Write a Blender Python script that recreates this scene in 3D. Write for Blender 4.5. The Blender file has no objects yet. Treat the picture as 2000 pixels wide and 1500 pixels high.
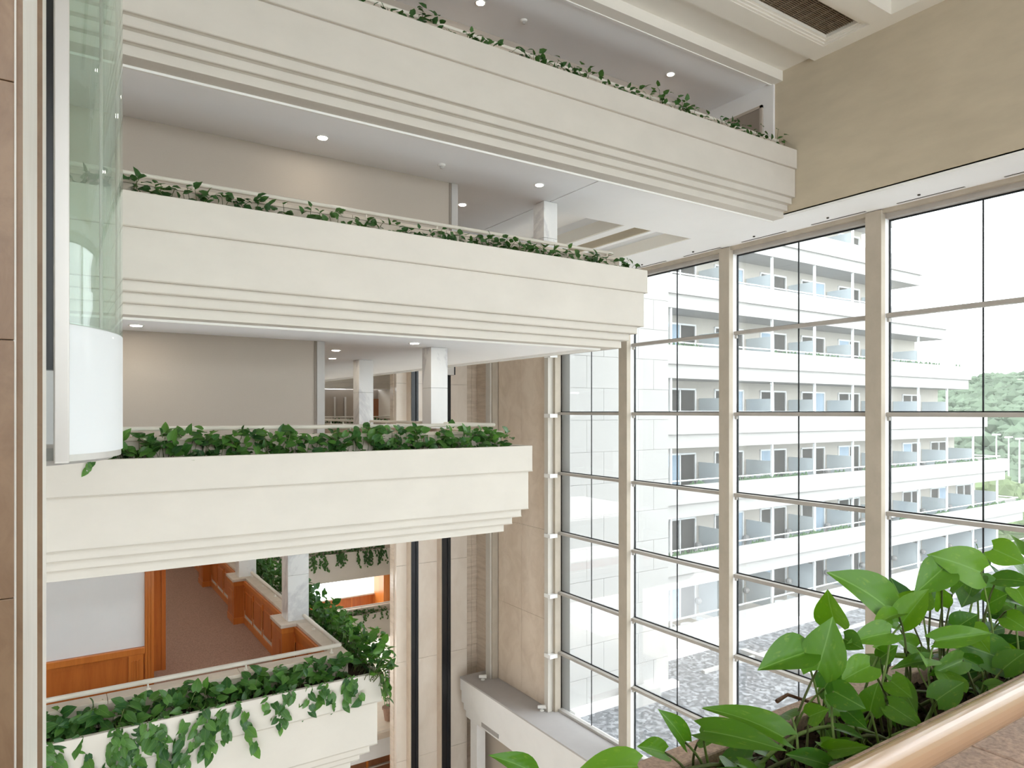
import bpy, math, random
from mathutils import Vector, Matrix
random.seed(7)
C = bpy.context.scene.collection
SC = bpy.context.scene

# ------------------------------------------------------------------ camera
# world axes: X runs along the balcony fronts towards the window wall, Y runs
# along the window wall away from the viewer, Z is up; the eye is the origin.
F_PX, CX, HY = 1351.0, 1000.0, 805.0
DB = (0.8357, 0.5494)          # X axis in (right, forward)
cam = bpy.data.cameras.new('camera')
cam.lens = 36.0 * F_PX / 2000.0
cam.sensor_width = 36.0
cam.shift_y = (HY - 750.0) / 2000.0
cam.clip_start = 0.02
cam.clip_end = 2000
cam_o = bpy.data.objects.new('camera', cam)
C.objects.link(cam_o)
cam_o.rotation_euler = (math.radians(90), 0, -math.atan2(DB[1], DB[0]))
SC.camera = cam_o

# ------------------------------------------------------------------ light
world = bpy.data.worlds.new('world')
SC.world = world
world.use_nodes = True
bg = world.node_tree.nodes['Background']
bg.inputs[0].default_value = (0.93, 0.97, 1.0, 1)
bg.inputs[1].default_value = 4.0
vs = SC.view_settings
vs.view_transform = 'Standard'
vs.look = 'None'
vs.gamma = 1
vs.use_curve_mapping = False
vs.exposure = 0.62
cy = SC.cycles
cy.max_bounces = 10
cy.diffuse_bounces = 5
cy.glossy_bounces = 4
cy.transmission_bounces = 6
cy.transparent_max_bounces = 24
cy.use_denoising = True
cy.use_adaptive_sampling = True
cy.adaptive_threshold = 0.03
cy.sample_clamp_indirect = 8.0

# ------------------------------------------------------------------ materials
MATS = {}
def nodes_of(name):
    m = bpy.data.materials.new(name)
    m.use_nodes = True
    nt = m.node_tree
    return m, nt, nt.nodes['Principled BSDF']
def ramp(nt, fac, cols):
    r = nt.nodes.new('ShaderNodeValToRGB')
    els = r.color_ramp.elements
    while len(els) < len(cols):
        els.new(0.5)
    for e, (p, c) in zip(els, cols):
        e.position = p
        e.color = (*c, 1)
    nt.links.new(fac, r.inputs[0])
    return r.outputs[0]
def tex(nt, kind, scale, stretch=(1, 1, 1), coord='Object', **kw):
    co = nt.nodes.new('ShaderNodeTexCoord')
    mp = nt.nodes.new('ShaderNodeMapping')
    mp.inputs['Scale'].default_value = stretch
    nt.links.new(co.outputs[coord], mp.inputs[0])
    t = nt.nodes.new('ShaderNodeTex' + kind)
    t.inputs['Scale'].default_value = scale
    for k, v in kw.items():
        t.inputs[k].default_value = v
    nt.links.new(mp.outputs[0], t.inputs['Vector'])
    return t
def bump(nt, b, h, strength, dist=0.01):
    bn = nt.nodes.new('ShaderNodeBump')
    bn.inputs['Strength'].default_value = strength
    bn.inputs['Distance'].default_value = dist
    nt.links.new(h, bn.inputs['Height'])
    nt.links.new(bn.outputs[0], b.inputs['Normal'])
def mat(name, col, rough=0.6, var=0.06, scale=2.0, stretch=(1, 1, 1), spec=0.3, bmp=0.0, metal=0.0, detail=6.0):
    m, nt, b = nodes_of(name)
    t = tex(nt, 'Noise', scale, stretch, Detail=detail, Roughness=0.6)
    lo = tuple(max(0, c * (1 - var)) for c in col)
    hi = tuple(min(1, c * (1 + var)) for c in col)
    nt.links.new(ramp(nt, t.outputs[0], [(0.3, lo), (0.7, hi)]), b.inputs['Base Color'])
    b.inputs['Roughness'].default_value = rough
    b.inputs['Specular IOR Level'].default_value = spec
    b.inputs['Metallic'].default_value = metal
    if bmp:
        bump(nt, b, t.outputs[0], bmp)
    MATS[name] = m
    return m
mat('plaster', (0.60, 0.56, 0.505), 0.75, 0.035, 1.3, (1, 1, 1.6), 0.15, 0.05)
mat('plaster_white', (0.84, 0.83, 0.82), 0.75, 0.02, 1.5, spec=0.15)
mat('ceiling_white', (0.92, 0.92, 0.925), 0.8, 0.015, 0.8, spec=0.1)
mat('ceiling_cream', (0.78, 0.745, 0.68), 0.8, 0.02, 0.8, spec=0.1)
mat('trim_white', (0.86, 0.85, 0.82), 0.5, 0.01, 3)
mat('tan_paint', (0.55, 0.48, 0.37), 0.8, 0.06, 1.1, (0.4, 1, 3), 0.15, 0.08)
mat('beige_wall', (0.50, 0.44, 0.38), 0.85, 0.02, 60, (1, 1, 1), 0.1, 0.05)
mat('grey_edge', (0.52, 0.50, 0.48), 0.5, 0.02, 4)
mat('taupe_door', (0.30, 0.255, 0.215), 0.6, 0.05, 2)
mat('rail_cream', (0.80, 0.76, 0.68), 0.3, 0.02, 6, spec=0.5)
mat('stone_cream', (0.64, 0.555, 0.465), 0.5, 0.08, 5, (1, 1, 1), 0.3)
mat('shade_tone', (0.50, 0.455, 0.395), 0.7, 0.05, 4)  # darker plaster tone, shade under the tiers put into the colour
mat('carpet', (0.37, 0.235, 0.18), 0.95, 0.30, 55, (1, 1, 1), 0.05, 0.6)
mat('black_metal', (0.010, 0.010, 0.012), 0.25, 0.2, 3, (1, 1, 0.1), 0.5)
mat('dark_void', (0.03, 0.028, 0.027), 0.6, 0.2, 3)
mat('alu', (0.62, 0.59, 0.56), 0.35, 0.03, 4, (1, 1, 0.1), 0.5, metal=0.35)
mat('transom_grey', (0.42, 0.385, 0.35), 0.45, 0.05, 4, spec=0.4)
mat('pillar_beige', (0.47, 0.41, 0.335), 0.7, 0.07, 3, (1, 1, 0.7), 0.2, 0.05)
mat('rubber', (0.012, 0.014, 0.016), 0.6, 0.1, 5)
mat('soil', (0.045, 0.028, 0.02), 0.95, 0.6, 30, spec=0.1, bmp=1.0)
mat('granite', (0.46, 0.33, 0.26), 0.6, 0.3, 90, spec=0.3, bmp=0.3)
mat('ledge_grey', (0.48, 0.455, 0.45), 0.6, 0.03, 2)
mat('facade_white', (0.40, 0.385, 0.37), 0.8, 0.02, 0.6, spec=0.1)
mat('facade_recess', (0.48, 0.445, 0.40), 0.85, 0.05, 0.7, spec=0.1)
mat('frame_white', (0.85, 0.86, 0.87), 0.5, 0.01, 3)
mat('screen_frost', (0.56, 0.62, 0.65), 0.4, 0.03, 1.0, spec=0.4)
mat('curtain', (0.42, 0.52, 0.62), 0.8, 0.35, 9, (6, 1, 0.05), 0.1)
mat('road', (0.10, 0.10, 0.105), 0.9, 0.1, 1)
mat('ground_ext', (0.72, 0.68, 0.62), 0.9, 0.06, 0.2)
mat('pot_clay', (0.36, 0.22, 0.155), 0.8, 0.1, 12, bmp=0.1)
mat('bark', (0.16, 0.11, 0.07), 0.9, 0.3, 8)
mat('floor_tile', (0.74, 0.64, 0.52), 0.35, 0.08, 1.5, spec=0.4)
mat('brown_twig', (0.12, 0.06, 0.035), 0.8, 0.3, 20)
mat('hill_tree', (0.095, 0.125, 0.085), 0.9, 0.45, 0.12, spec=0.1)
mat('near_tree', (0.115, 0.145, 0.075), 0.9, 0.4, 0.5, spec=0.1)
mat('hill_soil', (0.10, 0.14, 0.06), 0.95, 0.3, 0.05)
mat('vent_grey', (0.36, 0.35, 0.34), 0.5, 0.05, 8)
mat('slot_dark', (0.035, 0.03, 0.025), 0.7, 0.1, 8)

def marble(name, c1, c2, rough, scale, stretch=(1, 1, 1), vein=None, spec=0.5):
    m, nt, b = nodes_of(name)
    t = tex(nt, 'Noise', scale, stretch, Detail=9.0, Roughness=0.65, Distortion=0.7)
    cols = [(0.25, c1), (0.6, c2)]
    if vein:
        cols = [(0.36, c1), (0.44, vein), (0.50, c2), (0.75, c1)]
    nt.links.new(ramp(nt, t.outputs[0], cols), b.inputs['Base Color'])
    b.inputs['Roughness'].default_value = rough
    b.inputs['Specular IOR Level'].default_value = spec
    MATS[name] = m
marble('marble_tan', (0.62, 0.50, 0.395), (0.73, 0.615, 0.505), 0.10, 1.6, (1, 1, 0.8))
marble('marble_light', (0.72, 0.62, 0.525), (0.80, 0.71, 0.62), 0.09, 1.4, (1, 1, 0.5))
marble('marble_block', (0.55, 0.445, 0.35), (0.72, 0.61, 0.50), 0.2, 3.0, (0.3, 0.3, 2.2))
marble('marble_white', (0.80, 0.80, 0.80), (0.84, 0.84, 0.835), 0.15, 1.1, (1, 1, 0.7), (0.66, 0.66, 0.675), 0.4)
marble('pier_stone', (0.155, 0.085, 0.045), (0.225, 0.14, 0.08), 0.45, 9, (1, 1, 0.6))
marble('pier_stone_lit', (0.72, 0.68, 0.62), (0.79, 0.76, 0.71), 0.45, 5, (1, 1, 0.5))  # lit copy of the pier stone, window light put into the colour

def wood(name, c1, c2, rough=0.32):
    m, nt, b = nodes_of(name)
    t = tex(nt, 'Noise', 9, (1, 1, 0.08), Detail=8.0, Roughness=0.7, Distortion=0.4)
    nt.links.new(ramp(nt, t.outputs[0], [(0.25, c1), (0.75, c2)]), b.inputs['Base Color'])
    b.inputs['Roughness'].default_value = rough
    MATS[name] = m
wood('wood_orange', (0.40, 0.095, 0.016), (0.60, 0.185, 0.035))
wood('wood_trim', (0.50, 0.14, 0.024), (0.68, 0.23, 0.045))
wood('wood_brown', (0.20, 0.075, 0.03), (0.32, 0.13, 0.06), 0.4)

def gravel():
    m, nt, b = nodes_of('gravel')
    v = tex(nt, 'Voronoi', 8, (1, 1, 1))
    n = tex(nt, 'Noise', 0.25, (1, 1, 1), Detail=3.0)
    c = ramp(nt, v.outputs['Color'], [(0.2, (0.07, 0.073, 0.08)), (0.5, (0.13, 0.132, 0.14)), (0.85, (0.30, 0.305, 0.315))])
    mx = nt.nodes.new('ShaderNodeMix')
    mx.data_type = 'RGBA'
    mx.blend_type = 'MULTIPLY'
    mx.inputs[0].default_value = 0.5
    nt.links.new(c, mx.inputs[6])
    nt.links.new(ramp(nt, n.outputs[0], [(0.35, (0.75, 0.75, 0.78)), (0.65, (1, 1, 1))]), mx.inputs[7])
    nt.links.new(mx.outputs[2], b.inputs['Base Color'])
    b.inputs['Roughness'].default_value = 0.9
    bump(nt, b, v.outputs['Distance'], 0.3, 0.01)
    MATS['gravel'] = m
gravel()

def leaf_mat(name, dark, light, yellow, var=0.5, rough=0.32, vein=True):
    m, nt, b = nodes_of(name)
    info = nt.nodes.new('ShaderNodeObjectInfo')
    base = ramp(nt, info.outputs['Random'], [(0.0, dark), (1.0, light)])
    t = tex(nt, 'Noise', 5.0, (2.2, 0.9, 1), 'UV', Detail=4.0)
    mx = nt.nodes.new('ShaderNodeMix'); mx.data_type = 'RGBA'
    r = nt.nodes.new('ShaderNodeMath'); r.operation = 'MULTIPLY_ADD'
    r.inputs[1].default_value = 3.0
    r.inputs[2].default_value = -1.75
    r.use_clamp = True
    nt.links.new(t.outputs[0], r.inputs[0])
    sc = nt.nodes.new('ShaderNodeMath'); sc.operation = 'MULTIPLY'; sc.inputs[1].default_value = var
    nt.links.new(r.outputs[0], sc.inputs[0])
    nt.links.new(sc.outputs[0], mx.inputs[0])
    nt.links.new(base, mx.inputs[6])
    mx.inputs[7].default_value = (*yellow, 1)
    col = mx.outputs[2]
    if vein:
        uv = nt.nodes.new('ShaderNodeTexCoord'); sp = nt.nodes.new('ShaderNodeSeparateXYZ')
        nt.links.new(uv.outputs['UV'], sp.inputs[0])
        a = nt.nodes.new('ShaderNodeMath'); a.operation = 'SUBTRACT'; a.inputs[1].default_value = 0.5
        nt.links.new(sp.outputs[0], a.inputs[0])
        ab = nt.nodes.new('ShaderNodeMath'); ab.operation = 'ABSOLUTE'; nt.links.new(a.outputs[0], ab.inputs[0])
        lt = nt.nodes.new('ShaderNodeMath'); lt.operation = 'LESS_THAN'; lt.inputs[1].default_value = 0.012
        nt.links.new(ab.outputs[0], lt.inputs[0])
        hf = nt.nodes.new('ShaderNodeMath'); hf.operation = 'MULTIPLY'; hf.inputs[1].default_value = 0.55
        nt.links.new(lt.outputs[0], hf.inputs[0])
        m2 = nt.nodes.new('ShaderNodeMix'); m2.data_type = 'RGBA'
        nt.links.new(hf.outputs[0], m2.inputs[0]); nt.links.new(col, m2.inputs[6])
        m2.inputs[7].default_value = (0.22, 0.42, 0.10, 1)
        col = m2.outputs[2]
        # fine side veins: slanted waves as shallow relief
        w = tex(nt, 'Wave', 3.2, (1, 1, 1), 'UV', Distortion=1.5)
        w.bands_direction = 'DIAGONAL'
        bump(nt, b, w.outputs[1], 0.12, 0.002)
    nt.links.new(col, b.inputs['Base Color'])
    b.inputs['Roughness'].default_value = rough
    b.inputs['Specular IOR Level'].default_value = 0.5
    tr = nt.nodes.new('ShaderNodeBsdfTranslucent')
    g = nt.nodes.new('ShaderNodeMix'); g.data_type = 'RGBA'; g.blend_type = 'MULTIPLY'; g.inputs[0].default_value = 1.0
    nt.links.new(col, g.inputs[6]); g.inputs[7].default_value = (1.0, 1.0, 0.4, 1)
    nt.links.new(g.outputs[2], tr.inputs[0])
    ms = nt.nodes.new('ShaderNodeMixShader'); ms.inputs[0].default_value = 0.42
    nt.links.new(b.outputs[0], ms.inputs[1]); nt.links.new(tr.outputs[0], ms.inputs[2])
    nt.links.new(ms.outputs[0], nt.nodes['Material Output'].inputs[0])
    MATS[name] = m
leaf_mat('leaf_near', (0.045, 0.165, 0.008), (0.14, 0.33, 0.012), (0.40, 0.54, 0.06), 0.6, 0.42)
leaf_mat('leaf', (0.028, 0.110, 0.028), (0.110, 0.270, 0.045), (0.30, 0.45, 0.12), 0.45)
leaf_mat('leaf_far', (0.035, 0.115, 0.030), (0.075, 0.18, 0.045), (0.20, 0.32, 0.10), 0.3, 0.5, False)
mat('stem_green', (0.16, 0.24, 0.06), 0.45, 0.3, 20)
mat('stem_dark', (0.09, 0.11, 0.035), 0.5, 0.3, 20)

def glass(name, tint, refl=0.9, veil=0.0, vcol=(1, 1, 1), frost=0.0):
    m, nt, b = nodes_of(name)
    nt.nodes.remove(b)
    tr = nt.nodes.new('ShaderNodeBsdfTransparent'); tr.inputs[0].default_value = (*tint, 1)
    gl = nt.nodes.new('ShaderNodeBsdfGlossy'); gl.inputs['Roughness'].default_value = 0.0
    gl.inputs['Color'].default_value = (refl, refl, refl, 1)
    fr = nt.nodes.new('ShaderNodeFresnel')           # thin pane: the same reflection on both faces
    ge = nt.nodes.new('ShaderNodeNewGeometry')
    io = nt.nodes.new('ShaderNodeMath'); io.operation = 'MULTIPLY_ADD'
    io.inputs[1].default_value = 1 / 1.5 - 1.5; io.inputs[2].default_value = 1.5
    nt.links.new(ge.outputs['Backfacing'], io.inputs[0]); nt.links.new(io.outputs[0], fr.inputs[0])
    ms = nt.nodes.new('ShaderNodeMixShader')
    nt.links.new(fr.outputs[0], ms.inputs[0]); nt.links.new(tr.outputs[0], ms.inputs[1]); nt.links.new(gl.outputs[0], ms.inputs[2])
    out = ms.outputs[0]
    if veil:
        tl = nt.nodes.new('ShaderNodeBsdfTranslucent'); tl.inputs[0].default_value = (*vcol, 1)
        m2 = nt.nodes.new('ShaderNodeMixShader'); m2.inputs[0].default_value = veil
        nt.links.new(out, m2.inputs[1]); nt.links.new(tl.outputs[0], m2.inputs[2])
        out = m2.outputs[0]
    if frost:
        df = nt.nodes.new('ShaderNodeBsdfDiffuse'); df.inputs[0].default_value = (.96, .97, .98, 1)
        m3 = nt.nodes.new('ShaderNodeMixShader'); m3.inputs[0].default_value = frost
        nt.links.new(out, m3.inputs[1]); nt.links.new(df.outputs[0], m3.inputs[2])
        out = m3.outputs[0]
    nt.links.new(out, nt.nodes['Material Output'].inputs[0])
    MATS[name] = m
glass('window_glass', (0.95, 0.97, 0.97), 0.9, 0.025)
glass('cabin_glass', (0.89, 0.95, 0.915), 1.0, 0.12, (0.90, 0.95, 0.93))
glass('cabin_frost', (0.85, 0.88, 0.9), 1.0, 0.4, (0.95, 0.97, 1.0), 0.65)
m_, nt_, b_ = nodes_of('room_glass')
b_.inputs['Base Color'].default_value = (0.60, 0.68, 0.75, 1)
b_.inputs['Roughness'].default_value = 0.03
b_.inputs['Specular IOR Level'].default_value = 0.8
MATS['room_glass'] = m_
m_, nt_, b_ = nodes_of('lamp_glow')
b_.inputs['Emission Color'].default_value = (1.0, 0.90, 0.74, 1)
b_.inputs['Emission Strength'].default_value = 85
MATS['lamp_glow'] = m_

# ------------------------------------------------------------------ mesh helpers
class MB:
    def __init__(s):
        s.v = []; s.f = []; s.uv = None
    def box(s, x0, x1, y0, y1, z0, z1):
        n = len(s.v)
        s.v += [(x, y, z) for z in (z0, z1) for y in (y0, y1) for x in (x0, x1)]
        s.f += [tuple(n + i for i in q) for q in ((0, 2, 3, 1), (4, 5, 7, 6), (0, 1, 5, 4), (2, 6, 7, 3), (0, 4, 6, 2), (1, 3, 7, 5))]
        return s
    def prism(s, poly, z0, z1):                     # poly counter-clockwise in plan
        n, k = len(s.v), len(poly)
        s.v += [(x, y, z0) for x, y in poly] + [(x, y, z1) for x, y in poly]
        s.f += [tuple(n + i for i in reversed(range(k))), tuple(n + k + i for i in range(k))]
        s.f += [(n + i, n + (i + 1) % k, n + k + (i + 1) % k, n + k + i) for i in range(k)]
        return s
    def tube(s, pts, r, k=8, r2=None, cap=True):
        pts = [Vector(p) for p in pts]
        n0, m = len(s.v), len(pts)
        up = Vector((0, 0, 1))
        for i, p in enumerate(pts):
            d = (pts[min(i + 1, m - 1)] - pts[max(i - 1, 0)])
            d = d.normalized() if d.length > 1e-9 else Vector((0, 0, 1))
            a = d.cross(up)
            if a.length < 1e-3:
                a = d.cross(Vector((1, 0, 0)))
            a.normalize(); b = d.cross(a)
            rr = r if r2 is None else r + (r2 - r) * i / (m - 1)
            for j in range(k):
                t = 2 * math.pi * j / k
                s.v.append(tuple(p + a * (rr * math.cos(t)) + b * (rr * math.sin(t))))
        for i in range(m - 1):
            for j in range(k):
                a0 = n0 + i * k + j; a1 = n0 + i * k + (j + 1) % k
                s.f.append((a0, a1, a1 + k, a0 + k))
        if cap:
            s.f += [tuple(n0 + j for j in range(k)), tuple(n0 + (m - 1) * k + j for j in reversed(range(k)))]
        return s
    def lathe(s, c, prof, k=20):                    # prof: (radius, z)
        n0 = len(s.v)
        for r, z in prof:
            for j in range(k):
                t = 2 * math.pi * j / k
                s.v.append((c[0] + r * math.cos(t), c[1] + r * math.sin(t), c[2] + z))
        for i in range(len(prof) - 1):
            for j in range(k):
                a = n0 + i * k + j; b = n0 + i * k + (j + 1) % k
                s.f.append((a, b, b + k, a + k))
        s.f += [tuple(n0 + j for j in reversed(range(k))), tuple(n0 + (len(prof) - 1) * k + j for j in range(k))]
        return s
    def mesh(s, name, m, smooth=False):
        me = bpy.data.meshes.new(name)
        me.from_pydata(s.v, [], s.f)
        me.materials.append(MATS[m])
        if s.uv:
            l = me.uv_layers.new(name='UVMap')
            for lp in me.loops:
                l.data[lp.index].uv = s.uv[lp.vertex_index]
        if smooth:
            me.polygons.foreach_set('use_smooth', [True] * len(me.polygons))
        me.update()
        return me
    def build(s, name, m, parent=None, smooth=False, bevel=0.0):
        o = bpy.data.objects.new(name, s.mesh(name, m, smooth))
        C.objects.link(o)
        if parent:
            adopt(o, parent)
        if bevel:
            b = o.modifiers.new('bevel', 'BEVEL'); b.width = bevel; b.segments = 2; b.limit_method = 'ANGLE'
        return o
def world_t(p):
    t = Vector(p.location)
    while p.parent:
        p = p.parent
        t = t + Vector(p.location) if p.matrix_parent_inverse.is_identity else t
    return t
def adopt(o, parent):                               # o holds world coordinates already
    o.parent = parent
    if parent.type == 'EMPTY':
        o.matrix_parent_inverse = Matrix.Translation(-Vector(parent.location))
def B(*a):
    return MB().box(*a)
def tag(o, label=None, cat=None, group=None, kind=None):
    if label: o['label'] = label
    if cat: o['category'] = cat
    if group: o['group'] = group
    if kind: o['kind'] = kind
    return o
def thing(name, loc, label, cat, group=None):
    o = bpy.data.objects.new(name, None)
    o.empty_display_size = 0.1
    C.objects.link(o)
    o.location = loc
    return tag(o, label, cat, group)
def struct(o):
    o['kind'] = 'structure'
    return o
def copy_tree(o, parent=None):
    c = o.copy(); C.objects.link(c)
    if parent: c.parent = parent
    for ch in o.children:
        copy_tree(ch, c)
    return c
def at(px, py, Y):                                  # a point on the sight line through a photo pixel at depth Y
    r = (px - CX) / F_PX; u = (HY - py) / F_PX
    x = DB[0] * r + DB[1]; y = -DB[1] * r + DB[0]
    k = Y / y
    return Vector((x * k, Y, u * k))

def ordinal(n):
    u = ['', 'first', 'second', 'third', 'fourth', 'fifth', 'sixth', 'seventh', 'eighth', 'ninth', 'tenth', 'eleventh', 'twelfth', 'thirteenth',
         'fourteenth', 'fifteenth', 'sixteenth', 'seventeenth', 'eighteenth', 'nineteenth']
    if n < 20: return u[n]
    if n % 10 == 0: return {20: 'twentieth', 30: 'thirtieth', 40: 'fortieth'}[n]
    return {2: 'twenty', 3: 'thirty', 4: 'forty'}[n // 10] + '-' + u[n % 10]
def number(objs, start, end):                       # objs in order, nearest the named landmark first
    for i, o in enumerate(objs):
        o['label'] = '%s %s %s' % (start, ordinal(i + 1), end)

# ------------------------------------------------------------------ room shell
FRONT = 9.1
T = {n: 5.663 - 3.1 * (n - 1) for n in range(1, 8)}
XEND = {1: 13.35, 2: 8.916, 3: 6.376, 4: 3.80, 5: 1.22}
YFAR = 32.0
XL = -13.0
ZLOB = -17.0
def S(name, x0, x1, y0, y1, z0, z1, m):
    return struct(B(x0, x1, y0, y1, z0, z1).build(name, m))
tag(S('floor', -14, 15, -7, 40, ZLOB - .3, ZLOB, 'floor_tile'), 'tan tiled lobby floor far below the balconies')
S('wall_left', XL - .4, XL, -7, 36, ZLOB, 8.4, 'plaster')
S('wall_behind', XL - .4, 15, -7.4, -7, -8.6, 0.4, 'plaster')
S('wall_behind', XL - .4, 15, -7.4, -7, 5.8, 8.4, 'plaster')
for i in range(8):                                   # unseen windows behind the viewer, added to light balcony fronts and ceilings
    w = bpy.data.objects.new('window_%d' % (11 + i), None); C.objects.link(w)
    xa = XL + i * 3.48; w.location = (xa, -7.2, -1.4); struct(w)
    B(xa - .12, xa + .12, -7.35, -7.05, -17, 7.4).build('fill_mullion', 'plaster_white', w)
    for z0, z1 in ((-16.9, -12.5), (-12.4, -8.6), (0.4, 3.0), (3.1, 5.8)):
        B(xa + .12, xa + 3.36, -7.21, -7.19, z0, z1).build('pane', 'window_glass', w)
        B(xa + .12, xa + 3.36, -7.3, -7.1, z1 - .03, z1 + .1).build('transom', 'transom_grey', w)
S('ceiling', XL - .4, 15, -7.4, 40, 8.0, 8.4, 'plaster_white')
# upper wall over the window, its soffit and the plain ends of the window wall
o = tag(S('wall_right_upper', 13.36, 14.95, -7, 40, 4.34, 8.0, 'tan_paint'), 'tan plastered upper wall over the tall windows')
S('wall_right_near', 14.6, 15, -7, -3.9, ZLOB, 4.34, 'plaster')
# ledge under the windows and the wall below it
lg = thing('window_ledge', (14.0, 12, ZLOB), 'grey topped white ledge running below the tall window wall', 'ledge')
B(13.36, 14.75, -6.9, 24.1, -10.56, -10.5).build('ledge_top', 'ledge_grey', lg)
for d, z0, z1 in ((0.02, -11.02, -10.56), (0.06, -11.5, -11.02), (0.14, -11.8, -11.5), (0.22, -12.1, -11.8)):
    B(13.36 + d, 14.6, -6.9, 24.1 - d * .5, z0, z1).build('fascia', 'plaster_white', lg)
vg = B(13.555, 13.60, 21.55, 22.75, -12.02, -11.84).build('vent_grille', 'vent_grey', lg)
for i in range(4):
    B(13.548, 13.56, 21.57, 22.73, -11.995 + i * .04, -11.98 + i * .04).build('slat', 'alu', vg)
for y in (23.6, 19.6, 15.6, 11.6):
    B(13.62, 14.0, y - .4, y + .1, ZLOB, -12.1).build('support_post', 'plaster_white', lg)
S('wall_right_lower', 14.3, 15, -6.9, 24.0, ZLOB, -12.1, 'beige_wall')
# marble end wall of the window wall with its pilaster
marble_w = tag(S('wall_right_far', 14.58, 15, 19.75, 23.2, -10.5, 4.3, 'marble_tan'), 'polished beige marble wall beside the window')
for z0, z1 in ((-10.49, -7.4), (-7.39, -4.2), (-4.19, -1.0), (-0.99, 2.2), (2.21, 4.26)):
    for y0, y1 in ((19.76, 21.47), (21.48, 23.1)):
        o = B(14.55, 14.585, y0, y1, z0, z1).build('marble_slab', 'marble_tan', marble_w)
pil = thing('pilaster', (14.4, 23.4, -10.5), 'cream stone pilaster between polished marble wall and elevator recess', 'pilaster')
B(14.28, 14.545, 23.12, 23.58, -10.5, 4.26).build('shaft', 'pillar_beige', pil, bevel=.01)
B(14.22, 14.30, 23.2, 23.54, -10.5, 4.26).build('front_band', 'plaster', pil, bevel=.01)
S('wall_return', 14.6, 15, 23.6, 25.2, ZLOB, 4.3, 'marble_block')
wb = tag(S('wall_far_right', 13.8, 15, 24.9, 25.3, ZLOB, 4.3, 'marble_block'), 'coursed beige stone wall beside the elevator rails')
for i in range(46):
    z = ZLOB + .02 + i * .46
    if z > 3.8: break
    for j in range(2):
        B(13.84 + j * .52 - (i % 2) * .02, 14.35 + j * .25 - (i % 2) * .02, 24.875, 24.905, z, z + .452).build('stone_block', 'marble_block', wb)

# ------------------------------------------------------------------ far elevator back wall
ew = thing('elevator_shaft_wall', (12.3, 24.5, ZLOB), 'polished marble elevator shaft wall with two black guide rails', 'wall')
XE = 24.5
def xat(px, Y):
    return at(px, HY, Y).x
pan = [(774, 793), (817, 851), (880, 906)]
for a, b in pan:
    x0, x1 = xat(a, XE), xat(b + 6, XE)
    for z0, z1 in ((ZLOB, -13.4), (-13.39, -9.6), (-9.59, -5.9), (-5.89, -2.2), (-2.19, 1.1), (1.11, 4.26)):
        B(x0, x1, XE, XE + .2, z0, z1).build('marble_panel', 'marble_light', ew)
for a, b, c in ((793, 803, 817), (851, 863, 880)):
    yf = XE - .42
    xs = xat(b, yf)
    x1 = xat(c, yf)
    B(xs, x1 + .02, yf + .02, XE + .15, ZLOB, 4.26).build('rail_fin', 'marble_tan', ew)
    rr = B(xs + .005, x1, yf - .02, yf + .02, ZLOB, 4.2).build('guide_rail', 'black_metal', ew)
    B(xs + (x1 - xs) * .6, xs + (x1 - xs) * .68, yf - .05, yf - .02, ZLOB, 4.2).build('cable_strip', 'rubber', rr)
bx = B(xat(866, 23.95), xat(881, 23.95), 23.7, 24.05, 1.45, 2.0).build('gear_box', 'alu', ew)
B(xat(881, 23.95), xat(884, 23.95), 23.72, 24.05, 1.45, 2.05).build('gear_box_side', 'rubber', bx)
B(xat(772, XE), 13.79, XE + .2, XE + .5, ZLOB, 4.26).build('shaft_core', 'marble_block', ew)

# ------------------------------------------------------------------ balconies
TIERS = [(0.0, -0.41, 0.0, 'planter_wall'), (0.047, -1.015, -0.41, 'fascia'), (0.131, -1.142, -1.015, 'cornice_step'),
         (0.236, -1.266, -1.142, 'cornice_step'), (0.333, -1.395, -1.266, 'cornice_step')]
def ell(x0, xe, f, ye, d, w, side):
    if not side:
        return [(x0, f + d), (xe, f + d), (xe, f + w), (x0, f + w)]
    return [(x0, f + d), (xe - d, f + d), (xe - d, ye), (xe - w, ye), (xe - w, f + w), (x0, f + w)]
def run_rail(root, pts, post_pts, zc, r=.03):
    mb = MB().tube(pts, r, 10)
    h = mb.build('handrail', 'rail_cream', root, smooth=True)
    for x, y in post_pts:
        p = MB().tube([(x, y, zc), (x, y, pts[0][2] - .01)], .012, 6)
        p.lathe((x, y, zc), [(.03, 0), (.03, .012)], 8)
        p.build('bracket', 'rail_cream', h)
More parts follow.
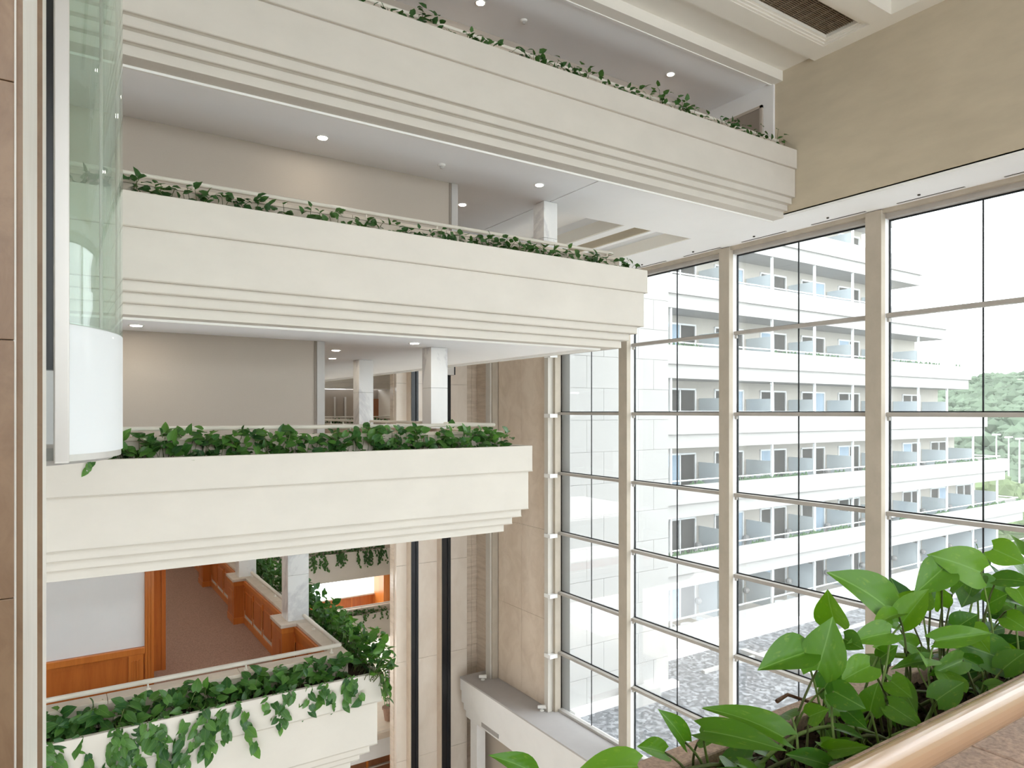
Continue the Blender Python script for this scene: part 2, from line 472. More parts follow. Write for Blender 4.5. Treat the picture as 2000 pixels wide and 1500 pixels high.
def balcony(n, f, x0, xe, ye, side, label, stones=True, root_loc=None):
    t = T[n]
    root = thing('balcony', ((x0 + xe) / 2, f, t - 1.395), label, 'balcony')
    for d, a, b, nm in TIERS:
        w = .60
        if nm == 'planter_wall':
            MB().prism(ell(x0, xe, f, ye, 0, .06, side), t + a, t + b).build(nm, 'plaster', root, bevel=.008)
            MB().prism(ell(x0, xe, f, ye, .06, w, side) if not side else
                       [(x0, f + .06), (xe - .06, f + .06), (xe - .06, ye), (xe - w, ye), (xe - w, f + w), (x0, f + w)],
                       t + a, t - .07).build('soil', 'soil', root)
        else:
            MB().prism(ell(x0, xe, f, ye, d, w, side), t + a, t + b).build(nm, 'plaster', root, bevel=.004)
    MB().prism(ell(x0, xe, f, ye, .37, .59, side), t - 1.38, t - .1).build('core', 'stone_cream', root)
    for d, a, b, nm in TIERS[:-1]:                  # thin darker strip stands in for the shade line under each tier
        MB().prism(ell(x0, xe, f, ye, d - .003, d + .04, side), t + a - .003, t + a + .011).build('shade_strip', 'shade_tone', root)
    # inner parapet with stone coping
    c = t + .237
    MB().prism(ell(x0, xe, f, ye, .36, .56, side), t - .1, c - .05).build('parapet', 'stone_cream', root)
    if stones:
        x = x0
        xr = xe - .34 if side else xe
        while x < xr - .01:
            x1 = min(x + 1.5, xr)
            if xr - x1 < .5: x1 = xr
            B(x, x1 - .004, f + .34, f + .58, c - .05, c).build('coping_stone', 'stone_cream', root, bevel=.006)
            x = x1
        if side:
            y = f + .584
            while y < ye - .01:
                y1 = min(y + 1.5, ye)
                B(xe - .58, xe - .34, y, y1 - .004, c - .05, c).build('coping_stone', 'stone_cream', root, bevel=.006)
                y = y1
    else:
        MB().prism(ell(x0, xe, f, ye, .34, .58, side), c - .05, c).build('coping', 'stone_cream', root)
    zr = c + .095
    q = f + .45
    if side:
        xs = xe - .45
        pts = [(x0, q, zr), (xs, q, zr)]
        pp = [(xs - .12 - i * 1.15, q) for i in range(int((xs - x0) / 1.15)) if xs - i * 1.15 > -4]
        run_rail(root, pts, pp, c)
        y = q
        segs = [(q, 11.25), (11.85, 14.85), (15.45, 18.45), (19.05, 22.05), (22.65, ye)]
        for a, b in segs:
            run_rail(root, [(xs, a, zr), (xs, b, zr)], [(xs, a + .3 + k * .9) for k in range(int((b - a - .3) / .9) + 1)], c)
    else:
        run_rail(root, [(x0, q, zr), (xe - .05, q, zr)], [(xe - .4 - i * 1.5, q) for i in range(int((xe - x0 - .5) / 1.5))], c)
    # bright trim line on the soffit behind the lowest step
    MB().prism(ell(x0, xe, f, ye, .60, .64, side), t - 1.425, t - 1.33).build('soffit_trim', 'trim_white', root)
    return root
BAL = {}
BAL[1] = balcony(1, FRONT, XL, XEND[1], 0, False, 'topmost cream stepped balcony front running into the tan wall')
BAL[2] = balcony(2, FRONT, XL, XEND[2], YFAR, True, 'cream stepped balcony one floor below the topmost, sparse pothos along its edge')
BAL[3] = balcony(3, FRONT, XL, XEND[3], YFAR, True, 'cream stepped balcony with dense pothos standing up behind its edge')
BAL[4] = balcony(4, FRONT, XL, XEND[4], YFAR, True, 'cream stepped balcony of the brown carpeted corridor with orange wood panelling')

# floor slabs, their white undersides and carpets
YW = 11.45
XW = {1: 13.3, 2: 6.27, 3: 3.73, 4: 1.09, 5: -1.5}
def slab(n, xe):
    t = T[n]
    S('ceiling', XL, xe - .6, FRONT + .6, YFAR + .3, t - 1.375, t - .72, 'ceiling_white')
    S('floor', XL, xe - .56, FRONT + .56, YFAR + .3, t - .72, t - .68, 'carpet')
for n in (2, 3, 4):
    slab(n, XEND[n])
S('ceiling', XL, XEND[5] - .6, FRONT + .6, YFAR + .3, T[5] - 1.375, T[5] - .68, 'ceiling_white')
# ceiling under the topmost floor: corridor part, then the lighter part with coffers
t1 = T[1]; zc1 = t1 - 1.375
S('ceiling', XL, 15, FRONT + .6, 40, zc1 + .5, t1 - .72, 'ceiling_white')
S('floor', XL, 13.36, FRONT + .56, YW + 3, t1 - .72, t1 - .68, 'carpet')
S('ceiling', XL, 8.375, FRONT + .6, YFAR + 3, zc1, zc1 + .5, 'ceiling_white')
S('trim_1', 8.375, 8.405, FRONT + .6, YFAR, zc1 + .02, zc1 + .1, 'beige_wall')
Y0C, Y1C = 11.86, 22.0
S('ceiling', 8.405, 13.36, FRONT + .6, Y0C, zc1 - .0, zc1 + .5, 'ceiling_white')
S('ceiling', 8.405, 13.36, Y1C, YFAR + 3, zc1, zc1 + .5, 'ceiling_white')
for x0, x1 in ((8.405, 8.95), (10.9, 11.2), (11.75, 11.9), (13.1, 13.36)):
    S('ceiling', x0, x1, Y0C, Y1C, zc1, zc1 + .5, 'ceiling_white')
S('trim_2', 11.70, 11.75, Y0C, Y1C, zc1 + .01, zc1 + .46, 'tan_paint')
S('trim_3', 11.2, 11.70, Y1C - .05, Y1C, zc1 + .01, zc1 + .46, 'tan_paint')
for x in (10.85, 13.05):
    S('trim_4', x, x + .05, Y0C, Y1C, zc1 + .01, zc1 + .3, 'ceiling_cream')
S('ceiling', 13.36, 14.6, -6.9, YFAR, zc1, zc1 + .08, 'ceiling_white')

# rooms behind the corridors (one solid block of wall per floor)
def room(n, m):
    t = T[n]
    w = S('wall_back', XL, XW[n], YW, YFAR + .2, t - .68, t - 1.375 + 3.1, m)
    return w
tag(room(2, 'beige_wall'), 'beige corridor wall behind the sparse pothos balcony')
tag(room(3, 'beige_wall'), 'taupe corridor wall behind the dense pothos balcony')
room(4, 'plaster_white')
room(5, 'plaster_white')
for n in (2, 3):
    t = T[n]
    S('trim_%d' % (3 + n), XW[n] - .11, XW[n] + .02, YW - .03, YW + .2, t - .68, t + 1.72, 'grey_edge')
    S('trim_%d' % (13 + n), XW[n] - .15, XW[n] - .11, YW - .015, YW, t - .68, t + 1.72, 'taupe_door')
S('wall_back', XL, 13.36, YW, YW + .3, T[1] - .68, 8.0, 'beige_wall')
# topmost corridor: ceiling, beam, end wall with a door
S('ceiling', XL, 13.36, 9.75, YW + .2, 7.34, 7.6, 'ceiling_white')
S('trim_20', XL, 13.36, 9.70, 9.74, 7.285, 7.6, 'trim_white')
S('trim_21', XL, 13.36, 9.46, 9.70, 7.30, 7.6, 'ceiling_cream')
S('ceiling', XL, 13.36, 8.7, 9.46, 7.52, 7.7, 'ceiling_cream')
# ceiling field with recessed grille and coffer
CZ = 7.42
S('ceiling', XL, 13.36, 8.26, 8.7, CZ, 7.7, 'ceiling_cream')
S('ceiling', XL, 13.36, 6.9, 7.3, CZ, 7.7, 'ceiling_cream')
S('ceiling', 13.0, 13.36, 7.3, 8.26, CZ, 7.7, 'ceiling_cream')
S('ceiling', 13.0, 13.36, 3.0, 6.9, CZ, 7.7, 'ceiling_cream')
S('ceiling', XL, 13.36, -7, 3.0, CZ, 7.7, 'ceiling_cream')
S('ceiling', XL, 13.0, 3.0, 6.9, 7.75, 7.9, 'ceiling_cream')
gr = thing('ceiling_grille', (10, 7.78, CZ), 'brown slatted air grille recessed in the cream ceiling', 'grille')
for d in (0, .05, .1):
    z = CZ + .015 + d * .5
    for a in ((XL + 3, 13.0 - d, 7.3 + d, 7.35 + d), (XL + 3, 13.0 - d, 8.21 - d, 8.26 - d), (12.95 - d, 13.0 - d, 7.35 + d, 8.21 - d)):
        B(a[0], a[1], a[2], a[3], z, z + .2).build('frame_bar', 'ceiling_cream', gr)
mat('grille_brown', (0.20, 0.155, 0.105), 0.6, 0.1, 8)
for i in range(16):
    y = 7.47 + i * .042
    B(XL + 3, 12.85, y, y + .016, CZ + .13, CZ + .17).build('slat', 'grille_brown', gr)
for i in range(36):
    x = 12.8 - i * .22
    B(x, x + .012, 7.45, 8.12, CZ + .125, CZ + .16).build('cross_bar', 'grille_brown', gr)
B(XL + 3, 12.85, 7.45, 8.12, CZ + .26, CZ + .28).build('backing', 'slot_dark', gr)
ew1 = S('wall_right_corridor', 13.30, 13.36, 9.66, YW, T[1] - .68, 7.34, 'plaster_white')
d1 = struct(B(13.26, 13.32, 9.98, 10.95, T[1] - .68, 6.86).build('door_1', 'taupe_door'))
for a in ((9.92, 9.98), (10.95, 11.01)):
    B(13.25, 13.33, a[0], a[1], T[1] - .68, 6.92).build('door_frame', 'beige_wall', d1)
B(13.25, 13.33, 9.92, 11.01, 6.86, 6.92).build('door_frame', 'beige_wall', d1)

# ------------------------------------------------------------------ carpeted corridor of the fourth balcony
t4 = T[4]; fl4 = t4 - .68; c4 = t4 + .237
ws = thing('wainscot', (-2, YW - .02, fl4), 'orange wood wainscot under the white corridor wall', 'panelling')
top = -3.43
B(-6, 1.07, YW - .02, YW, fl4, top).build('backing_board', 'wood_orange', ws)
B(-6, 1.07, YW - .06, YW, top - .10, top).build('chair_rail', 'wood_trim', ws, bevel=.01)
B(-6, 1.07, YW - .035, YW, top - .15, top - .10).build('moulding', 'wood_orange', ws)
B(-6, 1.07, YW - .04, YW, fl4, fl4 + .12).build('skirting', 'wood_orange', ws)
for xs in (0.86, -0.34, -1.75, -3.1):
    st = B(xs, xs + .19, YW - .05, YW, fl4, top - .1).build('stile', 'wood_trim', ws)
    for k in range(4):
        B(xs + .04 + k * .032, xs + .055 + k * .032, YW - .062, YW - .05, fl4 + .2, top - .18).build('flute', 'wood_trim', st)
cs = thing('door_casing', (1.12, YW, fl4), 'fluted orange wood casing at the white wall end', 'casing')
B(1.07, 1.19, YW - .05, YW - .001, fl4, fl4 + 2.40).build('post', 'wood_trim', cs)
B(1.092, 1.19, YW, YW + .3, fl4, fl4 + 2.40).build('return_board', 'wood_trim', cs)
for k in range(3):
    B(1.08 + k * .036, 1.095 + k * .036, YW - .065, YW - .05, fl4 + .05, fl4 + 2.40).build('flute', 'wood_trim', cs)
cs2 = thing('wood_pilaster', (1.3, 12.95, fl4), 'plain orange wood door pilaster standing on the carpet', 'pilaster')
B(1.092, 1.50, 12.9, 13.15, fl4, fl4 + 2.40).build('board', 'wood_orange', cs2)
B(1.46, 1.52, 12.88, 12.9, fl4, fl4 + 2.40).build('edge_strip', 'wood_orange', cs2)
xi = XEND[4] - .56
pn = B(xi - .03, xi, FRONT + .56, YFAR, fl4, c4 - .05).build('panelling', 'wood_orange', BAL[4])
pn['label'] = 'orange wood panelling inside the parapet'
B(-8, xi - .03, FRONT + .56, FRONT + .59, fl4, c4 - .05).build('front_board', 'wood_orange', pn)
cols_y = (11.3, 14.9, 18.5, 22.1)
B(xi - .055, xi - .03, FRONT + .6, YFAR, c4 - .13, c4 - .055).build('top_rail', 'wood_trim', pn)
B(xi - .042, xi - .03, FRONT + .6, YFAR, c4 - .19, c4 - .13).build('moulding', 'wood_orange', pn)
B(xi - .055, xi - .03, FRONT + .6, YFAR, fl4, fl4 + .13).build('skirting', 'wood_trim', pn)
yb = [9.68] + [v for c in cols_y for v in (c - .05, c + .55)] + [YFAR]
for a, b in zip(yb[::2], yb[1::2]):
    k = max(1, round((b - a) / .78))
    for i in range(k + 1):
        y = a + (b - a) * i / k
        B(xi - .05, xi - .03, y - .035, y + .035, fl4 + .13, c4 - .19).build('stile', 'wood_trim', pn)
    for i in range(k):
        y0 = a + (b - a) * i / k + .09; y1 = a + (b - a) * (i + 1) / k - .09
        B(xi - .048, xi - .025, y0, y1, fl4 + .2, c4 - .26).build('raised_panel', 'wood_orange', pn, bevel=.005)
for c in cols_y:
    pw = B(xi - .24, xi - .03, c - .05, c + .55, fl4, c4 - .05).build('pilaster', 'wood_orange', BAL[4])
    B(xi - .25, xi - .03, c - .06, c + .56, fl4, fl4 + .13).build('skirting', 'wood_trim', pw)
    B(xi - .25, xi - .03, c - .06, c + .56, c4 - .14, c4 - .055).build('top_rail', 'wood_trim', pw)
    B(xi - .246, xi - .24, c + .06, c + .44, fl4 + .2, c4 - .26).build('raised_panel', 'wood_orange', pw)
    B(xi - .27, xi + .26, c - .09, c + .59, c4 - .05, c4 + .004).build('coping_block', 'stone_cream', BAL[4], bevel=.006)

# marble columns
def column(n, c, label, side_x=None):
    xe = XEND[n]; x0 = xe - .68; x1 = x0 + .34
    zb = T[n] + .24; zt = T[n] - 1.375 + 3.1
    o = thing('marble_column', (x0 + .17, c + .22, zb), label, 'column')
    z = zb; h = (zt - zb) / 2
    for i in range(2):
        B(x0, x1, c + .05, c + .42, z, z + h - .004).build('marble_block', 'marble_white', o, bevel=.004)
        z += h
    return o
for n, desc in ((2, 'sparse pothos'), (3, 'dense pothos'), (4, 'orange panelled')):
    for i, c in enumerate(cols_y[:3] if n < 4 else cols_y):
        tag(column(n, c, ('square white marble column nearest the front corner of the %s balcony' if i == 0 else
                          'square white marble column %s along the side of the %%s balcony' % ('', 'second', 'third', 'fourth')[i]) % desc))

# ------------------------------------------------------------------ far balconies across the atrium
def far_balcony(n, label):
    x0 = {2: XEND[2] - .6, 3: XEND[3] - .6, 4: XEND[4] - .6}.get(n, -6)
    r = thing('far_balcony', (8, YFAR, T[n] - 1.395), label, 'balcony', 'balconies across the atrium')
    t = T[n]
    for d, a, b, nm in TIERS:
        B(x0, 14.39, YFAR + d, YFAR + .6, t + a, t + b - (.07 if nm == 'planter_wall' else 0)).build(nm, 'plaster', r)
    B(x0, 14.39, YFAR, YFAR + .06, t - .08, t).build('planter_rim', 'plaster', r)
    B(x0, 14.39, YFAR + .36, YFAR + .56, t - .1, t + .237).build('parapet', 'stone_cream', r)
    run_rail(r, [(x0, YFAR + .45, t + .31), (14.35, YFAR + .45, t + .31)], [(14 - i * 1.5, YFAR + .45) for i in range(int((14 - x0) / 1.5))], t + .237)
    B(x0, 14.39, YFAR + .5, 34.6, t - 1.375, t - .68).build('floor_slab', 'ceiling_white', r)
    return r
FN = {2: 'highest', 3: 'second highest', 4: 'third highest', 5: 'fourth highest', 6: 'orange panelled'}
for n in range(2, 7):
    far_balcony(n, FN[n] + ' far balcony across the atrium beside the elevator rails')
for n in (2, 3, 4):
    t = T[n]
    S('wall_far', -6, 15, 35.0, 35.4, t - .68, t - 1.375 + 3.1, 'taupe_door')
    if n == 3:
        for i, x in enumerate((9.6, 11.0, 12.6, 13.9)):
            d = struct(B(x, x + .95, 34.93, 35.0, t - .68, t + 1.25).build('door_%d' % (2 + i), 'taupe_door' if i < 3 else 'wood_brown'))
            for a in (x - .08, x + .95):
                B(a, a + .08, 34.9, 35.0, t - .68, t + 1.33).build('door_frame', 'grey_edge', d)
S('wall_far', -6, 15, 35.0, 35.4, T[1] - 2.0, 8.0, 'plaster')
# panelled parapet on the outer side of the orange far corridor
fp = thing('far_panelling', (9, 34.7, T[6] - .68), 'bright orange wood panelled parapet along the far open corridor', 'panelling')
B(-6, 14.39, 34.7, 34.9, T[6] - .68, T[6] + .2).build('backing_board', 'wood_orange', fp)
B(-6, 14.39, 34.62, 34.95, T[6] + .2, T[6] + .26).build('coping', 'stone_cream', fp)
for i in range(14):
    B(14.0 - i * 1.25, 14.1 - i * 1.25, 34.66, 34.7, T[6] - .68, T[6] + .2).build('stile', 'wood_trim', fp)
B(14.05, 14.39, 33.4, 34.7, T[6] - .68, T[6] + 1.7).build('end_post', 'wood_trim', fp)
S('wall_far_end', 14.4, 15, 25.3, 40, ZLOB, 8.0, 'plaster')
# terrace with the potted tree, below the far balconies
tr = thing('terrace', (8, 29, -14.6), 'tan tiled terrace slab under the far balconies', 'terrace')
B(2, 14.38, 27.6, 40, -13.7, -13.62).build('tiles', 'floor_tile', tr)
B(2, 14.38, 27.55, 27.75, -13.86, -13.60).build('edge_stone', 'stone_cream', tr)
B(2, 14.38, 27.7, 40, -14.7, -13.7).build('fascia', 'plaster_white', tr)
bp = thing('lobby_panelling', (8, 28.6, ZLOB), 'brown wood panelling under the terrace slab', 'panelling')
B(2, 14.4, 28.6, 28.8, ZLOB, -14.7).build('backing_board', 'wood_brown', bp)
for i in range(8):
    B(13.4 - i * 1.1, 13.5 - i * 1.1, 28.55, 28.6, ZLOB, -14.7).build('stile', 'wood_trim', bp)
B(2, 14.4, 28.5, 28.6, -15.5, -15.44).build('top_rail', 'stone_cream', bp)

# ------------------------------------------------------------------ window wall
XG = 14.84
rows = [-10.45, -8.45, -6.35, -4.25, -2.15, -0.05, 2.05, 4.1]
pil_y = [(-4.0, -3.65), (-0.05, 0.3), (3.95, 4.3), (7.90, 8.25), (11.85, 12.18), (15.69, 16.06)]
PN = ('sixth', 'fifth', 'fourth', 'third', 'second', 'first')
for (a, b), nm in zip(pil_y, PN):
    p = thing('window_pillar', (14.6, (a + b) / 2, -10.5), 'tall beige window pillar with a daylit white side, %s counted from the marble wall' % nm, 'pillar')
    B(14.50, 14.66, a, b, -10.5, 4.27).build('face', 'pillar_beige', p, bevel=.006)
    B(14.66, 14.86, a + .01, b - .01, -10.5, 4.27).build('side', 'plaster_white', p)  # whiter than the face: daylight in the reveal put into its colour
    for z in rows[1:-1]:
        B(14.74, 14.80, a - .04, a + .02, z - .13, z - .05).build('bracket', 'transom_grey', p)
p = thing('end_pillar', (14.5, 19.6, -10.5), 'narrow white end pillar where the windows meet the marble wall', 'pillar')
B(14.34, 14.58, 19.52, 19.74, -10.5, 4.27).build('face', 'plaster', p)
B(14.56, 14.86, 19.40, 19.74, -10.5, 4.27).build('side', 'pillar_beige', p)
for z in rows[1:-1]:
    B(14.30, 14.62, 19.34, 19.70, z - .14, z - .01).build('clamp', 'plaster_white', p)
bays = [(b, a) for (_, b), (a, _) in zip(pil_y, pil_y[1:] + [(19.42, 0)])]
for i, (y0, y1) in enumerate(bays):
    w = bpy.data.objects.new('window_%d' % (i + 1), None); C.objects.link(w)
    w.location = (XG, (y0 + y1) / 2, -10.5); struct(w)
    ym = (y0 + y1) / 2 + .02
    for j in range(7):
        for ya, yb_ in ((y0, ym - .012), (ym + .012, y1)):
            B(XG - .006, XG + .006, ya, yb_, rows[j] + .02, rows[j + 1] - .02).build('pane', 'window_glass', w)
        B(XG - .012, XG + .014, ym - .012, ym + .012, rows[j], rows[j + 1]).build('joint', 'rubber', w)
    for j in range(1, 7):
        tb = B(14.68, XG - .01, y0, y1, rows[j] - .045, rows[j] + .045).build('transom', 'transom_grey', w, bevel=.006)
        B(XG - .012, XG + .02, y0, y1, rows[j] - .024, rows[j] + .07).build('gasket', 'rubber', w)
    B(14.70, XG + .02, y0, y1, -10.5, -10.42).build('sill', 'alu', w)
    B(14.55, 14.95, y0, y1, 4.20, 4.36).build('head_beam', 'pillar_beige', w)
    B(14.66, 14.92, y0, y1, 4.10, 4.20).build('head_frame', 'transom_grey', w)
    B(XG - .02, XG + .03, y0, y1, 4.07, 4.10).build('gasket', 'rubber', w)
    B(XG - .03, XG + .02, y1 - .02, y1, -10.45, 4.1).build('gasket', 'rubber', w)
    B(XG - .03, XG + .02, y0, y0 + .02, -10.45, 4.1).build('gasket', 'rubber', w)
S('wall_sill', 14.7, 15, -4, 19.8, ZLOB, -10.5, 'plaster_white')
# linear air slots and little nozzles in the soffit
for k in range(8):
    y0 = 2.4 + 1.93 * k
    o = thing('air_slot', (14.42, y0 + .6, zc1), 'dark linear air slot in the white soffit, %s counted from the farthest one' % ordinal(8 - k), 'vent', 'air slots in the window soffit')
    for q in (0, .03):
        B(14.40 + q, 14.42 + q, y0, y0 + 1.27, zc1 - .008, zc1).build('slot', 'slot_dark', o)
    B(14.42, 14.43, y0, y0 + 1.27, zc1 - .012, zc1).build('divider', 'trim_white', o)
    tag(MB().lathe((14.18, y0 + .72, zc1 - .025), [(.02, 0), (.028, .006), (.028, .025)], 10).build('sprinkler_head', 'slot_dark'),
        'small dark sprinkler head in the white soffit, %s counted from the farthest one' % ordinal(8 - k), 'sprinkler', 'sprinkler heads in the window soffit')

# ------------------------------------------------------------------ downlights and ceiling sensors
def downlight(p, label):
    o = thing('downlight', p, label, 'lamp', 'recessed corridor downlights')
    MB().lathe(p, [(.062, -.001), (.095, -.012), (.10, -.004), (.10, 0)], 20).build('trim_ring', 'trim_white', o, smooth=True)
    MB().lathe(p, [(.07, -.014), (.07, -.008)], 20).build('lens', 'lamp_glow', o)
for n, z, pts in ((1, 7.34, ((1.55, 10.67), (6.34, 10.67), (11.13, 10.66))), (2, zc1, ((-.7, 10.65), (3.46, 10.65), (7.6, 10.62), (6.99, 12.5), (7.0, 15.5))),
                  (3, T[2] - 1.375, ((0.9, 10.7), (5.13, 10.85), (4.45, 12.9), (5.06, 14.9), (5.0, 18.0))),
                  (4, T[3] - 1.375, ((2.2, 12.2), (2.2, 14.6), (2.2, 17.0), (2.2, 19.6), (2.2, 22.4)))):  # some out-of-sight downlights are added to brighten the corridors
    for i, (x, y) in enumerate(pts):
        downlight((x, y, z), 'round recessed downlight, %s of those in the %s corridor ceiling' % (ordinal(i + 1), ('topmost', 'second', 'third', 'carpeted')[n - 1]))
for x in (10.9, 13.2):
    downlight((x, 33.9, T[2] - 1.375), 'small downlight over the far dark doors, %s the elevator rails' % ('nearer' if x > 12 else 'farther from'))
def sensor(p, label):
    o = thing('smoke_detector', p, label, 'detector')
    MB().lathe(p, [(.0, -.075), (.028, -.07), (.034, -.05), (.034, -.03)], 14).build('sensor_cap', 'grey_edge', o, smooth=True)
    MB().lathe(p, [(.05, -.035), (.065, -.02), (.065, 0)], 18).build('base', 'trim_white', o, smooth=True)
sensor((5.56, 10.67, zc1), 'white smoke detector on the corridor ceiling below the topmost balcony')
sensor((7.3, 10.7, 7.34), 'white smoke detector on the topmost corridor ceiling')
def spot(p, label):
    o = thing('spotlight', p, label, 'lamp')
    MB().lathe(p, [(.08, 0), (.08, .03), (.03, .05), (.03, .09)], 12).build('base', 'trim_white', o)
    MB().tube([(p[0] - .11, p[1] + .1, p[2] + .12), (p[0] + .11, p[1] - .1, p[2] + .15)], .06, 12, .075).build('head', 'trim_white', o, smooth=False)
spot((13.95, 23.3, -10.5), 'small white spotlight on the grey ledge beside the pilaster')
spot((14.25, 19.75, -10.5), 'small white spotlight on the grey ledge at the window end')

# ------------------------------------------------------------------ left marble pier and glass elevator cabin
mp = thing('marble_pier', (-.5, 2.4, -1.6), 'tan stone pier with window-lit stepped edges in the foreground', 'pier')
jz = [-3.1, -2.2, -1.54, -.435 * 1.0, .17, .775, 1.38, 2.0, 3.0]
zs = [-3.4, -2.25, -1.64, -1.04, -.436, .170, .776, 1.38, 2.0, 3.0]
for a, b in zip(zs, zs[1:]):
    B(-.9, -.0850, 2.0, 2.5, a, b - .0016).build('stone_slab', 'pier_stone', mp, bevel=.002)
B(-.6, -.0815, 2.012, 2.4, -3.4, 3).build('edge_bead', 'pier_stone_lit', mp)
B(-.6, -.0690, 2.03, 2.45, -3.4, 3).build('edge_strip', 'pier_stone', mp)
B(-.6, -.0686, 2.035, 3.44, -3.4, 3).build('lit_return', 'pier_stone_lit', mp)
B(-.6, -.0510, 3.44, 3.50, -3.4, 4).build('second_strip', 'pier_stone', mp)
B(-.6, -.0505, 3.46, 4.55, -3.4, 4).build('second_return', 'pier_stone_lit', mp)

ec = thing('elevator_cabin', (-.75, 5.6, -.27), 'curved glass elevator cabin with frosted lower skirt and metal post', 'elevator')
cc, R = (-.75, 5.6), 1.135
def arc_wall(r0, r1, a0, a1, z0, z1, k=40):
    pts = [(cc[0] + r0 * math.cos(a0 + (a1 - a0) * i / k), cc[1] + r0 * math.sin(a0 + (a1 - a0) * i / k)) for i in range(k + 1)]
    pts2 = [(cc[0] + r1 * math.cos(a0 + (a1 - a0) * i / k), cc[1] + r1 * math.sin(a0 + (a1 - a0) * i / k)) for i in range(k + 1)]
    mb = MB()
    n = k + 1
    for q in range(2):                              # sheets first, then the same points again for the caps
        for z in (z0, z1):
            mb.v += [(x, y, z) for x, y in pts]
        for z in (z0, z1):
            mb.v += [(x, y, z) for x, y in pts2]
    m4 = 4 * n
    for i in range(k):
        mb.f += [(i, i + 1, n + i + 1, n + i), (2 * n + i + 1, 2 * n + i, 3 * n + i, 3 * n + i + 1)]
    for i in range(k):
        mb.f += [(m4 + n + i, m4 + n + i + 1, m4 + 3 * n + i + 1, m4 + 3 * n + i), (m4 + i + 1, m4 + i, m4 + 2 * n + i, m4 + 2 * n + i + 1)]
    return mb
a0, a1 = math.radians(-48), math.radians(128)
arc_wall(R, R - .012, a0, a1, .52, 3.4).build('curved_glass', 'cabin_glass', ec, smooth=True)
arc_wall(R, R - .012, a0, a1, -.25, .515).build('frosted_skirt', 'cabin_frost', ec, smooth=True)
arc_wall(R - .02, R - .05, a0, a1, .50, .53).build('glass_channel', 'alu', ec)
arc_wall(R - .01, R - .04, a0, a1, -.29, -.25).build('bottom_rim', 'alu', ec)
MB().lathe((cc[0], cc[1], 3.4), [(R, 0), (R, .25), (R - .1, .35)], 40).build('roof', 'plaster_white', ec)
MB().box(-.018, .058, 4.66, 4.76, -.29, 3.4).build('corner_post', 'alu', ec, bevel=.008)
MB().box(-.055, -.018, 4.72, 4.82, .24, 2.43).build('door_edge', 'black_metal', ec)
for ang in (-8, 22, 55):
    x = cc[0] + (R - .03) * math.cos(math.radians(ang)); y = cc[1] + (R - .03) * math.sin(math.radians(ang))
    MB().tube([(x, y, -.25), (x, y, 3.4)], .012, 8).build('glass_clamp', 'alu', ec)
MB().lathe((cc[0], cc[1], -.31), [(R - .06, 0), (R - .03, .03)], 40).build('cabin_floor', 'vent_grey', ec)

# ------------------------------------------------------------------ leaves
def leaf_mesh(name, m, rows_, cols_, wid, fold, droop, seed):
    rnd = random.Random(seed)
    mb = MB(); mb.uv = []
    tw = rnd.uniform(-.1, .1)
    for i in range(rows_ + 1):
        t = i / rows_
        w = wid * (math.sin(math.pi * min(1, (t * .93 + .07)) ** .72) ** .85) * (1.0 if t < .5 else (1 - ((t - .5) / .5) ** 3 * .35))
        if i == rows_: w = 0.004
        for j in range(-cols_, cols_ + 1):
            u = j / cols_
            back = .16 * (abs(u) ** 1.5) * (1 - t) ** 2            # heart-shaped base lobes
            x = w * u
            y = t - back + .0
            z = fold * abs(u) * w - droop * t * t + .018 * math.sin(7 * t + seed) * u + tw * u * w * t
            mb.v.append((x, y, z)); mb.uv.append((.5 + .5 * x / .5, t))
    n = 2 * cols_ + 1
    for i in range(rows_):
        for j in range(2 * cols_):
            a = i * n + j
            mb.f.append((a, a + 1, a + n + 1, a + n))
    return mb
def leaf_set(name, m, rows_, cols_, count):
    r = []
    for k in range(count):
        rnd = random.Random(100 + k)
        r.append(leaf_mesh(name, m, rows_, cols_, rnd.uniform(.32, .42), rnd.uniform(.15, .45), rnd.uniform(.05, .32), k).mesh('leaf', m, True))
    return r
NEAR = leaf_set('leaf', 'leaf_near', 9, 3, 8)
MID = leaf_set('leaf', 'leaf', 4, 1, 8)
def frame(d, n):
    d = d.normalized(); n = n - d * n.dot(d)
    if n.length < 1e-4: n = d.orthogonal()
    n.normalize(); x = d.cross(n)
    return Matrix((x, d, n)).transposed()
def place_leaf(me, p, d, n, size, parent, wscale=1.0):
    o = bpy.data.objects.new('leaf', me); C.objects.link(o)
    M = Matrix.Translation(p) @ frame(d, n).to_4x4() @ Matrix.Diagonal((size * wscale, size, size, 1))
    o.parent = parent
    o.matrix_basis = Matrix.Translation(-Vector(parent.location)) @ M
    return o
def bez(p0, p1, p2, k=6):
    return [p0 * (1 - t) ** 2 + p1 * 2 * t * (1 - t) + p2 * t * t for t in [i / k for i in range(k + 1)]]

